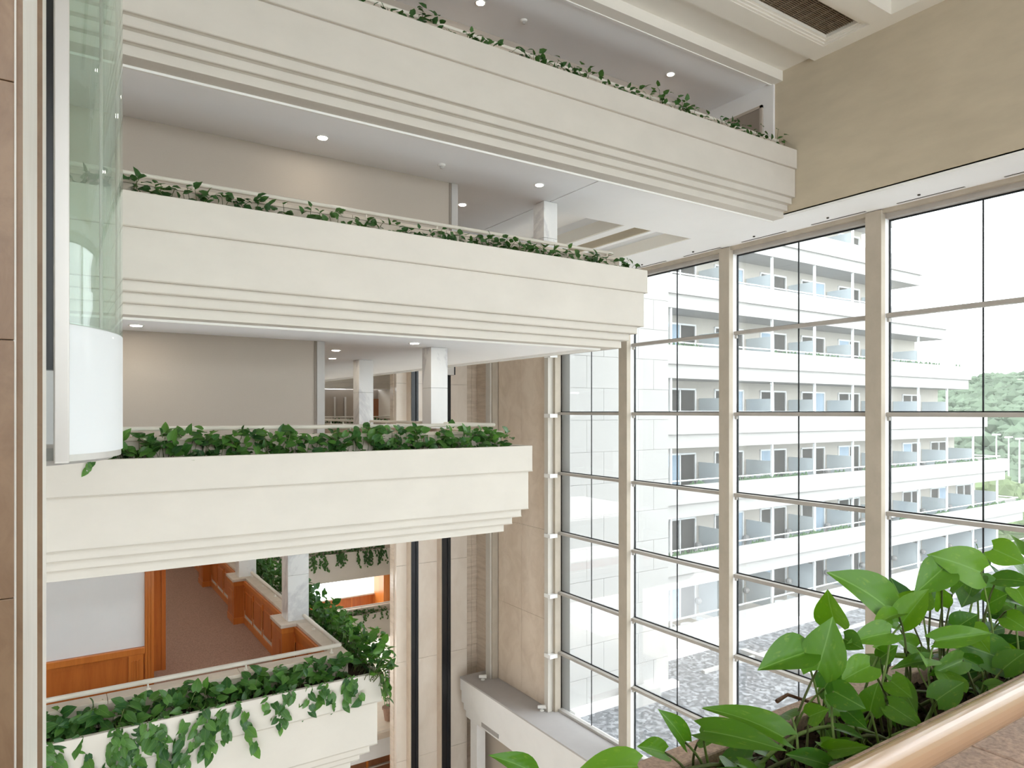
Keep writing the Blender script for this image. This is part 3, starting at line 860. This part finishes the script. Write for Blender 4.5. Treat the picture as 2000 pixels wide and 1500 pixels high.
# a clump of pothos: leaves over the soil and strands hanging over the edge
def clump(base, along, out, label, group, n_up, n_hang, hang, height, size, spread, singles=True, rnd=random, bush=.12, inner=-.24):
    root = thing('pothos_plant', base, label, 'plant', group)
    base = Vector(base); along = Vector(along); out = Vector(out); up = Vector((0, 0, 1))
    stems = MB(); leaves = []
    for i in range(n_up):
        a = rnd.uniform(-spread, spread)
        foot = base + along * a + out * rnd.uniform(inner, -.02)
        tip = foot + along * rnd.uniform(-.12, .12) + out * rnd.uniform(-.08 if inner < -.2 else 0, bush) + up * (height * rnd.random() ** 1.15 + .03)
        if i % 3 == 0: stems.tube(bez(foot, (foot + tip) / 2 + up * .05, tip, 3), .004, 3, cap=False)
        d = (along * rnd.uniform(-1, 1) + out * rnd.uniform(-.5, 1) + up * rnd.uniform(-.35, .75))
        nn = up * rnd.uniform(.3, 1) + out * rnd.uniform(.2, .9) + along * rnd.uniform(-.4, .4)
        leaves.append((tip, d, nn, size * rnd.uniform(.65, 1.15)))
    for i in range(n_hang):
        a = rnd.uniform(-spread, spread)
        foot = base + along * a + out * rnd.uniform(-.15, -.05)
        lip = base + along * (a + rnd.uniform(-.1, .1)) + out * rnd.uniform(.05, .13) + up * .06
        L = hang * rnd.uniform(.3, 1.0)
        end = lip + along * rnd.uniform(-.3, .3) * L + out * rnd.uniform(-.02, .05) - up * L
        mid = (lip + end) / 2 + out * .06
        path = bez(foot, foot + up * .12, lip, 4) + bez(lip, mid, end, 6)[1:]
        stems.tube(path, .0045, 4, .002, cap=False)
        k = max(2, int(L / .065))
        for q in range(k + 1):
            t = q / k
            p = lip * (1 - t) ** 2 + mid * 2 * t * (1 - t) + end * t * t
            d = along * rnd.uniform(-.9, .9) + out * rnd.uniform(.0, .6) - up * rnd.uniform(.3, 1.1)
            nn = out + up * rnd.uniform(.0, .6) + along * rnd.uniform(-.5, .5)
            leaves.append((p + along * rnd.uniform(-.04, .04) + out * .02, d, nn, size * rnd.uniform(.6, 1.1)))
    if singles:
        for k, (p, d, nn, s) in enumerate(leaves):
            place_leaf(MID[k % 8], p, d, nn, s, root)
        o = stems.build('stems', 'stem_dark', root); o['kind'] = 'stuff'
    else:
        mb = MB()
        for (p, d, nn, s) in leaves:
            Mx = frame(d, nn); n0 = len(mb.v)
            for v in ((0, 0, 0), (.38, .3, .08), (.26, .7, .0), (0, 1, -.15), (-.26, .7, .0), (-.38, .3, .08), (0, .5, 0)):
                mb.v.append(tuple(p + Mx @ (Vector(v) * s)))
            mb.f += [(n0 + 6, n0 + i, n0 + (i + 1) % 6) for i in range(6)]
        o = mb.build('foliage', 'leaf_far', root); o['kind'] = 'stuff'
        o = stems.build('stems', 'stem_dark', root); o['kind'] = 'stuff'
    return root
AX, AY = (1, 0, 0), (0, 1, 0)
OUTY, OUTX = (0, -1, 0), (1, 0, 0)
R_ = random.Random(21)
# carpeted corridor balcony: long trailing strands along the front and round the corner
x = -.35
while x < XEND[4] - .2:
    far_left = x < 2.2
    clump((x, FRONT + .13, T[4] - .06), AX, OUTY, 'bushy pothos trailing over the carpeted corridor balcony front', 'pothos trailing over the carpeted corridor balcony front',
          40, 5, .75 if far_left else .45, .26, .15, .26, rnd=R_)
    x += .44
y = FRONT + .15
i = 0
while y < 22:
    clump((XEND[4] - .13, y, T[4] - .06), AY, OUTX, 'bushy pothos trailing over the carpeted corridor balcony side', 'pothos trailing over the carpeted corridor balcony side',
          64, 9, .38, .46, .15, .3, rnd=R_, singles=y < 12.2, bush=.36, inner=-.1)
    y += .5
# dense pothos balcony
x = -.2
while x < XEND[3] - .15:
    clump((x, FRONT + .16, T[3] - .06), AX, OUTY, 'upright pothos clump standing in the dense pothos balcony planter', 'pothos in the dense pothos balcony planter',
          38, 1 if R_.random() < .16 else 0, .2, .27 + .1 * R_.random(), .14, .22, rnd=R_)
    x += .38
# sparse pothos balcony and topmost balcony
x = 0.35
while x < XEND[2] - .1:
    clump((x, FRONT + .12, T[2] - .05), AX, OUTY, 'small pothos sprouts along the sparse pothos balcony edge', 'sprouts on the sparse pothos balcony edge',
          R_.choice((14, 20, 27)), 0, .1, .22, .13, .2, rnd=R_, singles=False)
    x += .34
x = 3.0
while x < XEND[1] - .1:
    clump((x, FRONT + .10, T[1] - .03), AX, OUTY, 'small pothos sprouts along the topmost balcony edge', 'sprouts on the topmost balcony edge',
          R_.choice((9, 15, 22, 30)), 0, .1, .34 if R_.random() < .35 else .2, .13, .22, rnd=R_, singles=False)
    x += .42
# far planters
for n in (3, 5, 6):
    x = 6.0
    while x < 13.6:
        clump((x, YFAR + .1, T[n] - .04), AX, OUTY, 'dark pothos fringe hanging from a %s far balcony' % ('', '', '', 'second highest', '', 'fourth highest', 'orange panelled')[n],
              'pothos fringes of the far balconies', 30, {3: 0, 5: 7, 6: 3}[n], {3: .2, 5: .75, 6: .45}[n], .2, .15, .45, rnd=R_, singles=False)
        x += .8

GRP = {}
for o in C.objects:
    if o.name.startswith('pothos_plant') and o.get('group'):
        GRP.setdefault((o['group'], round(o.location.z, 2)), []).append(o)
for (g, z), ob in GRP.items():
    if 'side' in g:
        number(ob, 'bushy pothos,', 'from the front corner along the carpeted corridor balcony side'); continue
    ob.sort(key=lambda q: -q.location.x)
    if 'front' in g: number(ob, 'trailing pothos on the carpeted corridor balcony front,', 'from its corner')
    elif 'dense' in g: number(ob, 'upright pothos on the dense pothos balcony,', 'from its corner')
    elif 'sparse' in g: number(ob, 'small pothos tuft on the sparse pothos balcony,', 'from its corner')
    elif 'topmost' in g: number(ob, 'small pothos tuft on the topmost balcony,', 'from the tan wall')
    else:
        nm = 'second highest' if z > -2 else 'fourth highest' if z > -8 else 'orange panelled'
        number(ob, 'dark pothos fringe on the %s far balcony,' % nm, 'from the elevator rails')

# ------------------------------------------------------------------ foreground parapet, rail and pothos
fg = thing('foreground_parapet', (1.5, .9, -1.6), 'stone planter parapet in the foreground holding dark soil', 'parapet')
for k in range(13):
    B(-.4 + k * 1.05, .647 + k * 1.05, 1.21, 1.285, -1.6, -.88).build('rim_stone', 'granite', fg, bevel=.006)
B(-.4, 13.24, .84, 1.215, -1.3, -.93).build('planter_bed', 'soil', fg)
for k in range(13):
    B(-.4 + k * 1.05, .647 + k * 1.05, .42, .845, -1.6, -.74).build('ledge_stone', 'granite', fg, bevel=.006)
sb = MB()
for k in range(900):
    x = random.uniform(.3, 3.2); y = random.uniform(.87, 1.2); s = random.uniform(.006, .02)
    z = -.93 + random.uniform(-.004, .03)
    n0 = len(sb.v)
    for q in ((1, 0, 0), (0, 1, 0), (-1, 0, 0), (0, -1, 0), (0, 0, 1), (0, 0, -1)):
        sb.v.append((x + q[0] * s * random.uniform(.6, 1.3), y + q[1] * s * random.uniform(.6, 1.3), z + q[2] * s * .8))
    sb.f += [tuple(n0 + i for i in f) for f in ((0, 1, 4), (1, 2, 4), (2, 3, 4), (3, 0, 4), (1, 0, 5), (2, 1, 5), (3, 2, 5), (0, 3, 5))]
o = sb.build('soil_crumbs', 'soil', fg); o['kind'] = 'stuff'
S('floor', XL, 13.36, -7, .42, -1.75, -1.6, 'carpet')
S('wall_front_low', XL, 13.36, .42, 1.2, -3.0, -1.605, 'plaster')
mat('rail_varnish', (0.50, 0.30, 0.175), 0.22, 0.05, 5, (0.2, 1, 1), 0.6)
hr = MB().tube([(-.4, .687, -.656), (13.24, .687, -.656)], .034, 24).build('handrail', 'rail_varnish', smooth=True)
tag(hr, 'glossy beige round handrail above the foreground planter', 'handrail')
for x in (.2, 3.6, 6.8, 10.0, 13.0):
    MB().tube([(x, .687, -.74), (x, .687, -.68)], .012, 10).build('bracket', 'rail_cream', hr)

fp_ = thing('pothos_plant', (1.6, 1.05, -.93), 'large bright green pothos growing in the foreground planter', 'plant')
LV = [  # base pixel, tip pixel, width in pixels, depth of base and tip
 (1741, 1195, 1658, 1113, 86, 1.10, 1.08), (1915, 1118, 1844, 1083, 62, 1.02, 1.02), (1939, 1072, 2000, 1098, 50, 1.06, 1.05),
 (1842, 1110, 1803, 1146, 46, 1.08, 1.05), (1906, 1132, 1887, 1161, 36, 1.10, 1.09), (1739, 1236, 1676, 1243, 36, 1.02, 1.0),
 (1762, 1216, 1811, 1152, 42, 1.06, 1.08), (1840, 1185, 1842, 1155, 34, 1.12, 1.12), (1755, 1200, 1712, 1202, 28, 1.06, 1.02),
 (1946, 1132, 2012, 1128, 32, 1.0, .98), (1827, 1252, 1939, 1234, 38, .98, 1.0), (1960, 1288, 1879, 1254, 56, .94, .96),
 (1631, 1216, 1612, 1167, 46, 1.12, 1.12), (1596, 1309, 1629, 1215, 62, 1.04, 1.06), (1571, 1275, 1487, 1303, 54, 1.06, 1.02),
 (1530, 1440, 1401, 1362, 54, 1.00, 1.04), (1376, 1428, 1517, 1446, 50, 1.08, 1.02), (1244, 1497, 1142, 1491, 58, 1.02, 1.0),
 (1298, 1470, 1253, 1455, 40, 1.08, 1.06), (1337, 1449, 1305, 1390, 34, 1.10, 1.10), (1370, 1440, 1396, 1437, 38, 1.14, 1.14),
 (1040, 1508, 977, 1471, 32, 1.02, 1.0), (1649, 1248, 1684, 1266, 34, 1.08, 1.06), (1628, 1350, 1680, 1377, 48, .98, .96),
 (1700, 1389, 1709, 1338, 46, .96, .98), (1829, 1368, 1880, 1329, 42, .88, .90), (1616, 1494, 1544, 1470, 38, .92, .92),
 (1616, 1467, 1685, 1455, 24, .94, .92), (1610, 1344, 1637, 1302, 34, 1.04, 1.06), (1736, 1377, 1799, 1415, 34, .92, .90),
 (1910, 1299, 1868, 1278, 22, .96, .98), (1817, 1290, 1757, 1290, 22, 1.0, 1.0), (1958, 1308, 2004, 1266, 46, .92, .94),
 (1766, 1185, 1787, 1158, 32, 1.14, 1.14), (1802, 1182, 1815, 1155, 32, 1.14, 1.14), (1700, 1300, 1650, 1322, 40, 1.0, 1.0),
 (1870, 1225, 1905, 1200, 34, 1.05, 1.06), (1790, 1265, 1760, 1245, 30, 1.08, 1.08), (1930, 1180, 1965, 1160, 42, 1.02, 1.02),
 (1965, 1205, 2005, 1225, 44, .98, .97), (1880, 1290, 1835, 1310, 38, .94, .92), (1740, 1330, 1770, 1352, 36, .96, .94),
 (1655, 1390, 1690, 1420, 34, .96, .94), (1580, 1400, 1610, 1385, 30, 1.0, 1.0), (1900, 1230, 1925, 1265, 36, 1.0, .98),
 (1985, 1150, 2010, 1180, 36, 1.04, 1.03), (1860, 1160, 1880, 1140, 30, 1.12, 1.12), (1720, 1285, 1745, 1265, 30, 1.08, 1.08)]
rn = random.Random(5)
def petiole(p, d, n):
    foot = Vector((p.x + rn.uniform(-.10, .16), min(1.19, max(.87, p.y + rn.uniform(-.08, .08))), -.93))
    c = (foot + p) / 2 - d.normalized() * .05 + Vector((rn.uniform(-.04, .04), rn.uniform(-.03, .03), rn.uniform(0, .06)))
    if foot.z < p.z - .01:
        MB().tube(bez(foot, c, p, 8), .0042, 6, .0026).build('stem', 'stem_green' if rn.random() < .6 else 'stem_dark', fp_, smooth=True)
for k, (bx_, by_, tx, ty, w, d0, d1) in enumerate(LV):
    p0 = at(bx_, by_, d0)
    dep = p0.x * DB[1] + p0.y * DB[0]                            # distance from the eye along the view axis
    q = at(tx, ty, 1.0)
    p1 = q * (dep * (1 + (d1 - d0) * .8 - .02) / (q.x * DB[1] + q.y * DB[0]))
    d = p1 - p0; L = d.length
    view = -((p0 + p1) / 2).normalized()
    wm = w * dep / F_PX
    n = view * .9 + Vector((rn.uniform(-.35, .35), rn.uniform(-.3, .3), .35 + rn.uniform(-.2, .3)))
    me = NEAR[k % 8]
    ws_ = 1.22 * wm / (L * .74)
    place_leaf(me, p0, d, n, L * 1.04, fp_, min(1.6, max(.5, ws_)))
    petiole(p0, d, n)
for k in range(70):                                              # lower leaves near the soil
    x = rn.uniform(1.05, 2.6); y = rn.uniform(.86, 1.17)
    p = Vector((x, y, -.93 + rn.uniform(.03, .10 + .14 * min(1, max(0, (x - 1.0))))))
    d = Vector((rn.uniform(-1, 1), rn.uniform(-.8, .8), rn.uniform(-.4, .5)))
    place_leaf(NEAR[k % 8], p, d, Vector((rn.uniform(-.5, .5), rn.uniform(-.7, .3), 1)), rn.uniform(.06, .11), fp_)
    petiole(p, d, None)
for k in range(12):                                              # long runners arching over the soil
    x = 1.0 + k * .14
    p = [Vector((x, rn.uniform(.9, 1.15), -.92)), Vector((x + .15, rn.uniform(.9, 1.1), -.78 + rn.uniform(0, .1))), Vector((x + rn.uniform(.3, .5), rn.uniform(.88, 1.1), -.9))]
    MB().tube(bez(*p, 10), .006, 7, .004).build('runner', 'stem_green' if k % 2 else 'stem_dark', fp_, smooth=True)
for k in range(10):                                              # the planting goes on beside the big plant
    clump((3.0 + k * .9, 1.12, -.93), AX, OUTY, 'leafy pothos in the foreground planter, %s beyond the big pothos' % ordinal(k + 1), 'further pothos in the foreground planter',
          30, 0, .2, .34, .15, .45, rnd=R_)
tw = at(1517, 1370, 1.22)
MB().tube([tw, tw + Vector((.05, .0, .008)), tw + Vector((.12, -.05, -.02))], .006, 6, .004).build('dry_twig', 'brown_twig', fp_, smooth=True)

# ------------------------------------------------------------------ potted tree on the terrace
pt = thing('potted_tree', tuple(at(760, 1396, 28.6)), 'slim leafy tree in a clay pot on the tan terrace', 'plant')
b = Vector((pt.location.x, pt.location.y, -13.62)); pt.location = b
MB().lathe(b, [(.20, 0), (.27, .5), (.31, .5), (.31, .58), (.26, .58)], 18).build('pot', 'pot_clay', pt, smooth=False)
MB().tube([b + Vector((0, 0, .5)), b + Vector((.03, 0, 1.1)), b + Vector((-.02, 0, 2.2))], .025, 6, .01).build('trunk', 'bark', pt)
mb = MB(); r5 = random.Random(3)
for k in range(260):
    h = r5.uniform(.7, 2.5); a = r5.uniform(0, 6.28); rr = r5.uniform(.05, .42) * (1 - abs(h - 1.6) / 2.2)
    p = b + Vector((rr * math.cos(a), rr * math.sin(a), h)); s = r5.uniform(.09, .17)
    Mx = frame(Vector((math.cos(a), math.sin(a), r5.uniform(-.4, .8))), Vector((r5.uniform(-1, 1), -1, 1))); n0 = len(mb.v)
    for v in ((0, 0, 0), (.22, .4, 0), (0, 1, 0), (-.22, .4, 0)):
        mb.v.append(tuple(p + Mx @ (Vector(v) * s)))
    mb.f.append((n0, n0 + 1, n0 + 2, n0 + 3))
o = mb.build('foliage', 'leaf_far', pt); o['kind'] = 'stuff'
gb = thing('bollard_lamp', tuple(at(767, 1330, 31.2)), 'grey cylinder on the bright terrace behind the potted tree', 'bin')
gl = Vector((gb.location.x, gb.location.y, -13.62)); gb.location = gl
MB().lathe(gl, [(.28, 0), (.28, 1.3)], 18).build('body', 'vent_grey', gb)
MB().lathe(gl + Vector((0, 0, 1.3)), [(.3, 0), (.3, .06), (.1, .1)], 18).build('lid', 'grey_edge', gb)

# ------------------------------------------------------------------ outdoors: neighbouring wing
ZG = -10.65
o = S('ground', 15, 62, -30, 40, ZG - .3, ZG, 'gravel'); tag(o, 'grey gravel roof terrace outside the windows', kind='structure')
o = S('ground', -60, 15, 40, 140, -14.0, -13.7, 'ground_ext')
o = S('ground', 62, 900, -400, 400, -40.3, -40, 'hill_soil')
tw_ = thing('stone_tower', (17.5, 20, ZG), 'windowless white stone wall block outside, next to the marble end of the windows', 'building')
B(15.03, 19.9, 19.2, 30, ZG, 14).build('core', 'facade_white', tw_)
for i in range(20):
    z = ZG + .02 + i * 1.15
    xs = [15.03, 16.6, 18.3, 19.9] if i % 2 else [15.03, 15.8, 17.4, 19.1, 19.9]
    for a, c in zip(xs, xs[1:]):
        B(a, c - .012, 19.165, 19.21, z, z + 1.138).build('stone_slab', 'facade_white', tw_)
B(15.03, 20.15, 18.85, 19.2, ZG, ZG + .22).build('base_kerb', 'trim_white', tw_)
B(17.2, 18.6, 18.3, 18.9, ZG, ZG + .5).build('base_step', 'facade_white', tw_)
hw = thing('hotel_wing', (36, 22, ZG), 'pale neighbouring hotel wing with stepped balconies outside the windows', 'building')
YF_ = 21.4; YB = 23.2
ends = {4: 38.0, 3: 41.0, 2: 44.0, 1: 47.2, 0: 50.2, -1: 52.5, -2: 55.6, -3: 58.5}
posts = [22.6 + 3.55 * i for i in range(11)]
def shared(mb, name, m):
    return mb.mesh(name, m)
# shared pieces, built round their own origin
def inst(name, me, loc, parent):
    o = bpy.data.objects.new(name, me); C.objects.link(o)
    o.parent = parent
    if parent.type == 'EMPTY':
        o.location = Vector(loc) - Vector(parent.location)
    else:
        o.location = loc
    return o
fr = MB()
for a in ((0, .07, 0, 2.3), (2.13, 2.2, 0, 2.3), (1.06, 1.14, 0, 2.3), (0, 2.2, 2.22, 2.3), (0, 2.2, 0, .06)):
    fr.box(a[0], a[1], -.05, .05, a[2], a[3])
ME_FRAME = fr.mesh('window_frame', 'frame_white')
ME_PANE = B(0, .99, 0, .02, 0, 2.16).mesh('pane', 'room_glass')
cu = MB()
for i in range(14):
    cu.tube([(.035 + i * .07, 0, 0), (.035 + i * .07, 0, 2.16)], .036, 6)
ME_CURT = cu.mesh('curtain', 'curtain')
ME_POST = B(-.05, .05, -.05, .05, 0, 1.67).mesh('post', 'frame_white')
ME_SCREEN = B(-.025, .025, 0, 1.45, 0, 1.75).mesh('privacy_screen', 'screen_frost')
ME_WALLLAMP = MB().lathe((0, 0, 0), [(.05, -.16), (.15, -.1), (.18, 0), (.15, .1), (.05, .16)], 10).mesh('wall_lamp', 'vent_grey')
gstrip = random.Random(9)
for k in range(-3, 5):
    s0 = 1.5 + 3.1 * k; xe = ends[k]
    B(20.0, xe - .6, YF_ + .25, YB + .4, s0 + .01, s0 + .4).build('floor_slab', 'facade_white', hw)
    B(20.0, xe, YF_, YF_ + .14, s0 + .62, s0 + 1.45).build('parapet_face', 'facade_white', hw)
    B(20.0, xe - .12, YF_ + .12, YF_ + .3, s0, s0 + .62).build('slab_edge', 'facade_white', hw)
    B(xe - .14, xe, YF_ + .14, YB + 4, s0 + .62, s0 + 1.45).build('parapet_return', 'facade_white', hw)
    B(xe - .6, xe - .1, YF_ + .3, YB + 4, s0, s0 + .62).build('slab_edge', 'facade_white', hw)
    MB().tube([(20.0, YF_ + .35, s0 + 1.62), (xe - .35, YF_ + .35, s0 + 1.62), (xe - .35, YB + 3, s0 + 1.62)], .035, 6).build('rail', 'frame_white', hw)
    pm = MB()
    for q in range(int((xe - 20.3) * 9)):
        xx = 20.2 + q / 9; hh = gstrip.uniform(.02, .22); ww = gstrip.uniform(.04, .12)
        if math.sin(xx * 1.7 + k) + math.sin(xx * .61 + 2 * k) < -.2: continue
        n0 = len(pm.v)
        yy = YF_ + .22 + gstrip.uniform(-.05, .05)
        pm.v += [(xx - ww, yy, s0 + 1.4), (xx + ww, yy - .05, s0 + 1.42), (xx + ww * .3, yy + .02, s0 + 1.45 + hh), (xx, yy + .1, s0 + 1.4)]
        pm.f += [(n0, n0 + 1, n0 + 2), (n0 + 1, n0 + 3, n0 + 2), (n0 + 3, n0, n0 + 2)]
    if pm.f and k < 1:
        o = pm.build('planter_greenery', 'leaf_far', hw); o['kind'] = 'stuff'
for k in range(-4, 4):                                            # storeys: from floor z to the slab above
    zf = 1.5 + 3.1 * k + .42
    if k == -4: zf = ZG
    zt = 1.5 + 3.1 * (k + 1)
    xe = ends[k + 1] - .6
    B(20.0, xe, YB, YB + .4, zf, zt).build('back_wall', 'facade_recess', hw)
    if k == -4:
        B(20.0, 62, YF_, YF_ + .14, ZG, -9.45).build('parapet_face', 'facade_white', hw)
        B(20.0, 62, YF_ - .35, YF_, ZG, ZG + .25).build('base_kerb', 'trim_white', hw)
        MB().tube([(20.0, YF_ + .35, -9.25), (62, YF_ + .35, -9.25)], .035, 6).build('rail', 'frame_white', hw)
    for i, x in enumerate(posts):
        if x > xe - .2: break
        inst('post', ME_POST, (x, YF_ + .25, zt - 1.67), hw)
        inst('privacy_screen', ME_SCREEN, (x, YF_ + .32, zf + (.9 if k == -4 else .1)), hw)
        if x + 3.4 < xe:
            w = inst('window', ME_FRAME, (x + 1.1, YB - .02, zf + (.75 if k == -4 else .02)), hw)
            for j in range(2):
                p = inst('pane', ME_PANE, (.07 + j * 1.07, .02, .06), w)
            if (i + k) % 2 == 0:
                inst('curtain', ME_CURT, (.08 + 1.06 * (i % 2), -.0, .07), w)
            inst('wall_lamp', ME_WALLLAMP, (x + 3.25, YB - .25, zf + .95 + (.6 if k == -4 else 0)), hw)
B(20.0, 38.0, YB + .4, YB + 10, ZG, 14).build('core', 'facade_white', hw)
B(38.0, 50, YB + .4, YB + 8, ZG, 4).build('core', 'facade_white', hw)
# little balcony furniture on the lower storeys
def chair(p, rz, label):
    o = thing('balcony_chair', (0, 0, 0), label, 'chair', 'white chairs on the hotel wing balconies')
    B(-.22, .22, -.22, .22, .42, .46).build('seat', 'frame_white', o)
    B(-.22, .22, .18, .22, .46, .9).build('backrest', 'frame_white', o)
    for sx in (-.2, .2):
        for sy in (-.2, .2):
            MB().tube([(sx, sy, 0), (sx, sy, .42)], .018, 5).build('leg', 'frame_white', o)
    o.location = p; o.rotation_euler.z = rz
    return o
for (x, k) in ((24.6, -4), (24.6, -3), (31.6, -4), (31.6, -3)):
    z = ZG + .001 if k == -4 else 1.5 + 3.1 * k + .401
    where = '%s balcony of the hotel wing, %s' % ('lowest' if k == -4 else 'second lowest', 'first bay from the stone tower' if x < 30 else 'third bay from the stone tower')
    t_ = thing('balcony_table', (x, YF_ + 1.0, z), 'round white table, ' + where, 'table', 'white tables on the hotel wing balconies')
    MB().lathe((x, YF_ + 1.0, z + .72), [(.38, 0), (.4, .02), (.38, .04)], 18).build('table_top', 'frame_white', t_)
    MB().lathe((x, YF_ + 1.0, z), [(.2, 0), (.2, .03), (.03, .06), (.03, .72)], 12).build('stem', 'frame_white', t_)
    for q in (-1, 1):
        chair((x + q * .75, YF_ + 1.1, z), q * -1.4, 'white chair %s the tower, %s' % ('towards' if q < 0 else 'away from', where.replace(' of the hotel wing', ' outside').replace(' from the stone tower', '')))
# roof terrace kerbs and posts
kb = thing('roof_kerb', (24, 16, ZG), 'low pale kerb line dividing the gravel roof', 'kerb')
B(25.2, 25.5, 5, 20.0, ZG, ZG + .18).build('kerb_stone', 'facade_white', kb)
B(22.0, 60, 19.2, 19.35, ZG, ZG + .12).build('kerb_stone', 'facade_white', kb)
# hill, wood and street lamps
hm = MB(); hr_ = random.Random(4)
NX, NY = 40, 50
def hill_z(x, y):
    d = max(0, min(1, (x - 90) / 200))
    top = max(24, min(52, 41.5 - (y - 106) * .17)) * (1 + .03 * math.sin(y * .11) + .02 * math.sin(y * .31 + x * .05))
    return -30 + top * d ** .8
for i in range(NX + 1):
    for j in range(NY + 1):
        x = 90 + 260 * i / NX; y = -120 + 480 * j / NY
        hm.v.append((x, y, hill_z(x, y) + hr_.uniform(-1, 1)))
for i in range(NX):
    for j in range(NY):
        a = i * (NY + 1) + j
        hm.f.append((a, a + NY + 1, a + NY + 2, a + 1))
struct(hm.build('hill', 'hill_soil', smooth=True))
ico = [(0, 0, 1), (.894, 0, .447), (.276, .851, .447), (-.724, .526, .447), (-.724, -.526, .447), (.276, -.851, .447), (.724, .526, -.447), (-.276, .851, -.447), (-.894, 0, -.447), (-.276, -.851, -.447), (.724, -.526, -.447), (0, 0, -1)]
icf = [(0, 1, 2), (0, 2, 3), (0, 3, 4), (0, 4, 5), (0, 5, 1), (1, 6, 2), (2, 7, 3), (3, 8, 4), (4, 9, 5), (5, 10, 1), (2, 6, 7), (3, 7, 8), (4, 8, 9), (5, 9, 10), (1, 10, 6), (6, 11, 7), (7, 11, 8), (8, 11, 9), (9, 11, 10), (10, 11, 6)]
def blob(mb, c, r, rnd, sub=3):
    for q in range(sub):
        cc_ = Vector(c) + Vector((rnd.uniform(-.5, .5), rnd.uniform(-.5, .5), rnd.uniform(-.2, .5))) * r
        rr = r * rnd.uniform(.5, .85); n0 = len(mb.v)
        for v in ico:
            mb.v.append(tuple(cc_ + Vector(v) * rr * rnd.uniform(.75, 1.2)))
        mb.f += [tuple(n0 + i for i in f) for f in icf]
fm = MB()
for q in range(9000):
    x = 134 + 198 * hr_.random() ** .8; y = x / 2.4 + hr_.uniform(-75, 75)
    blob(fm, (x, y, hill_z(x, y) + 1.6), hr_.uniform(1.3, 3.0), hr_, 2)
o = fm.build('forest', 'hill_tree'); tag(o, 'dense green woodland covering the distant hill', 'woodland', kind='stuff')
for q in range(9):
    Y = 36 + (q % 3) * 4.5
    px = 1915 + q * 34
    p = at(px, HY, Y)
    zt = -(900 + hr_.uniform(0, 30) - HY) / F_PX * p.x / 1.12
    tr_ = thing('tree', (p.x, Y, -26), 'bushy tree below the wooded hill, %s counted from the hotel wing' % ordinal(q + 1), 'tree', 'trees below the wooded hill')
    mb = MB()
    for w_ in range(7):
        blob(mb, (p.x + hr_.uniform(-2.5, 2.5), Y + hr_.uniform(-2.5, 2.5), zt - hr_.uniform(2, 9)), 2.4, hr_, 5)
    o = mb.build('crown', 'near_tree', tr_); o['kind'] = 'stuff'
    MB().tube([(p.x, Y, -26), (p.x, Y, zt - 5)], .4, 7, .2).build('trunk', 'bark', tr_)
for q, (px, py) in enumerate(((1946, 850), (1970, 855), (1991, 858))):
    p = at(px, py, 48)
    l_ = thing('street_lamp', (p.x, 48, p.z - 8), 'slim pale street lamp outside, %s counted from the hotel wing' % ordinal(q + 1), 'lamp', 'street lamps outside')
    MB().tube([(p.x, 48, p.z - 8), (p.x, 48, p.z)], .12, 7, .07).build('pole', 'frame_white', l_)
    MB().box(p.x - 1.0, p.x + 1.0, 47.8, 48.2, p.z, p.z + .18).build('lamp_head', 'frame_white', l_)
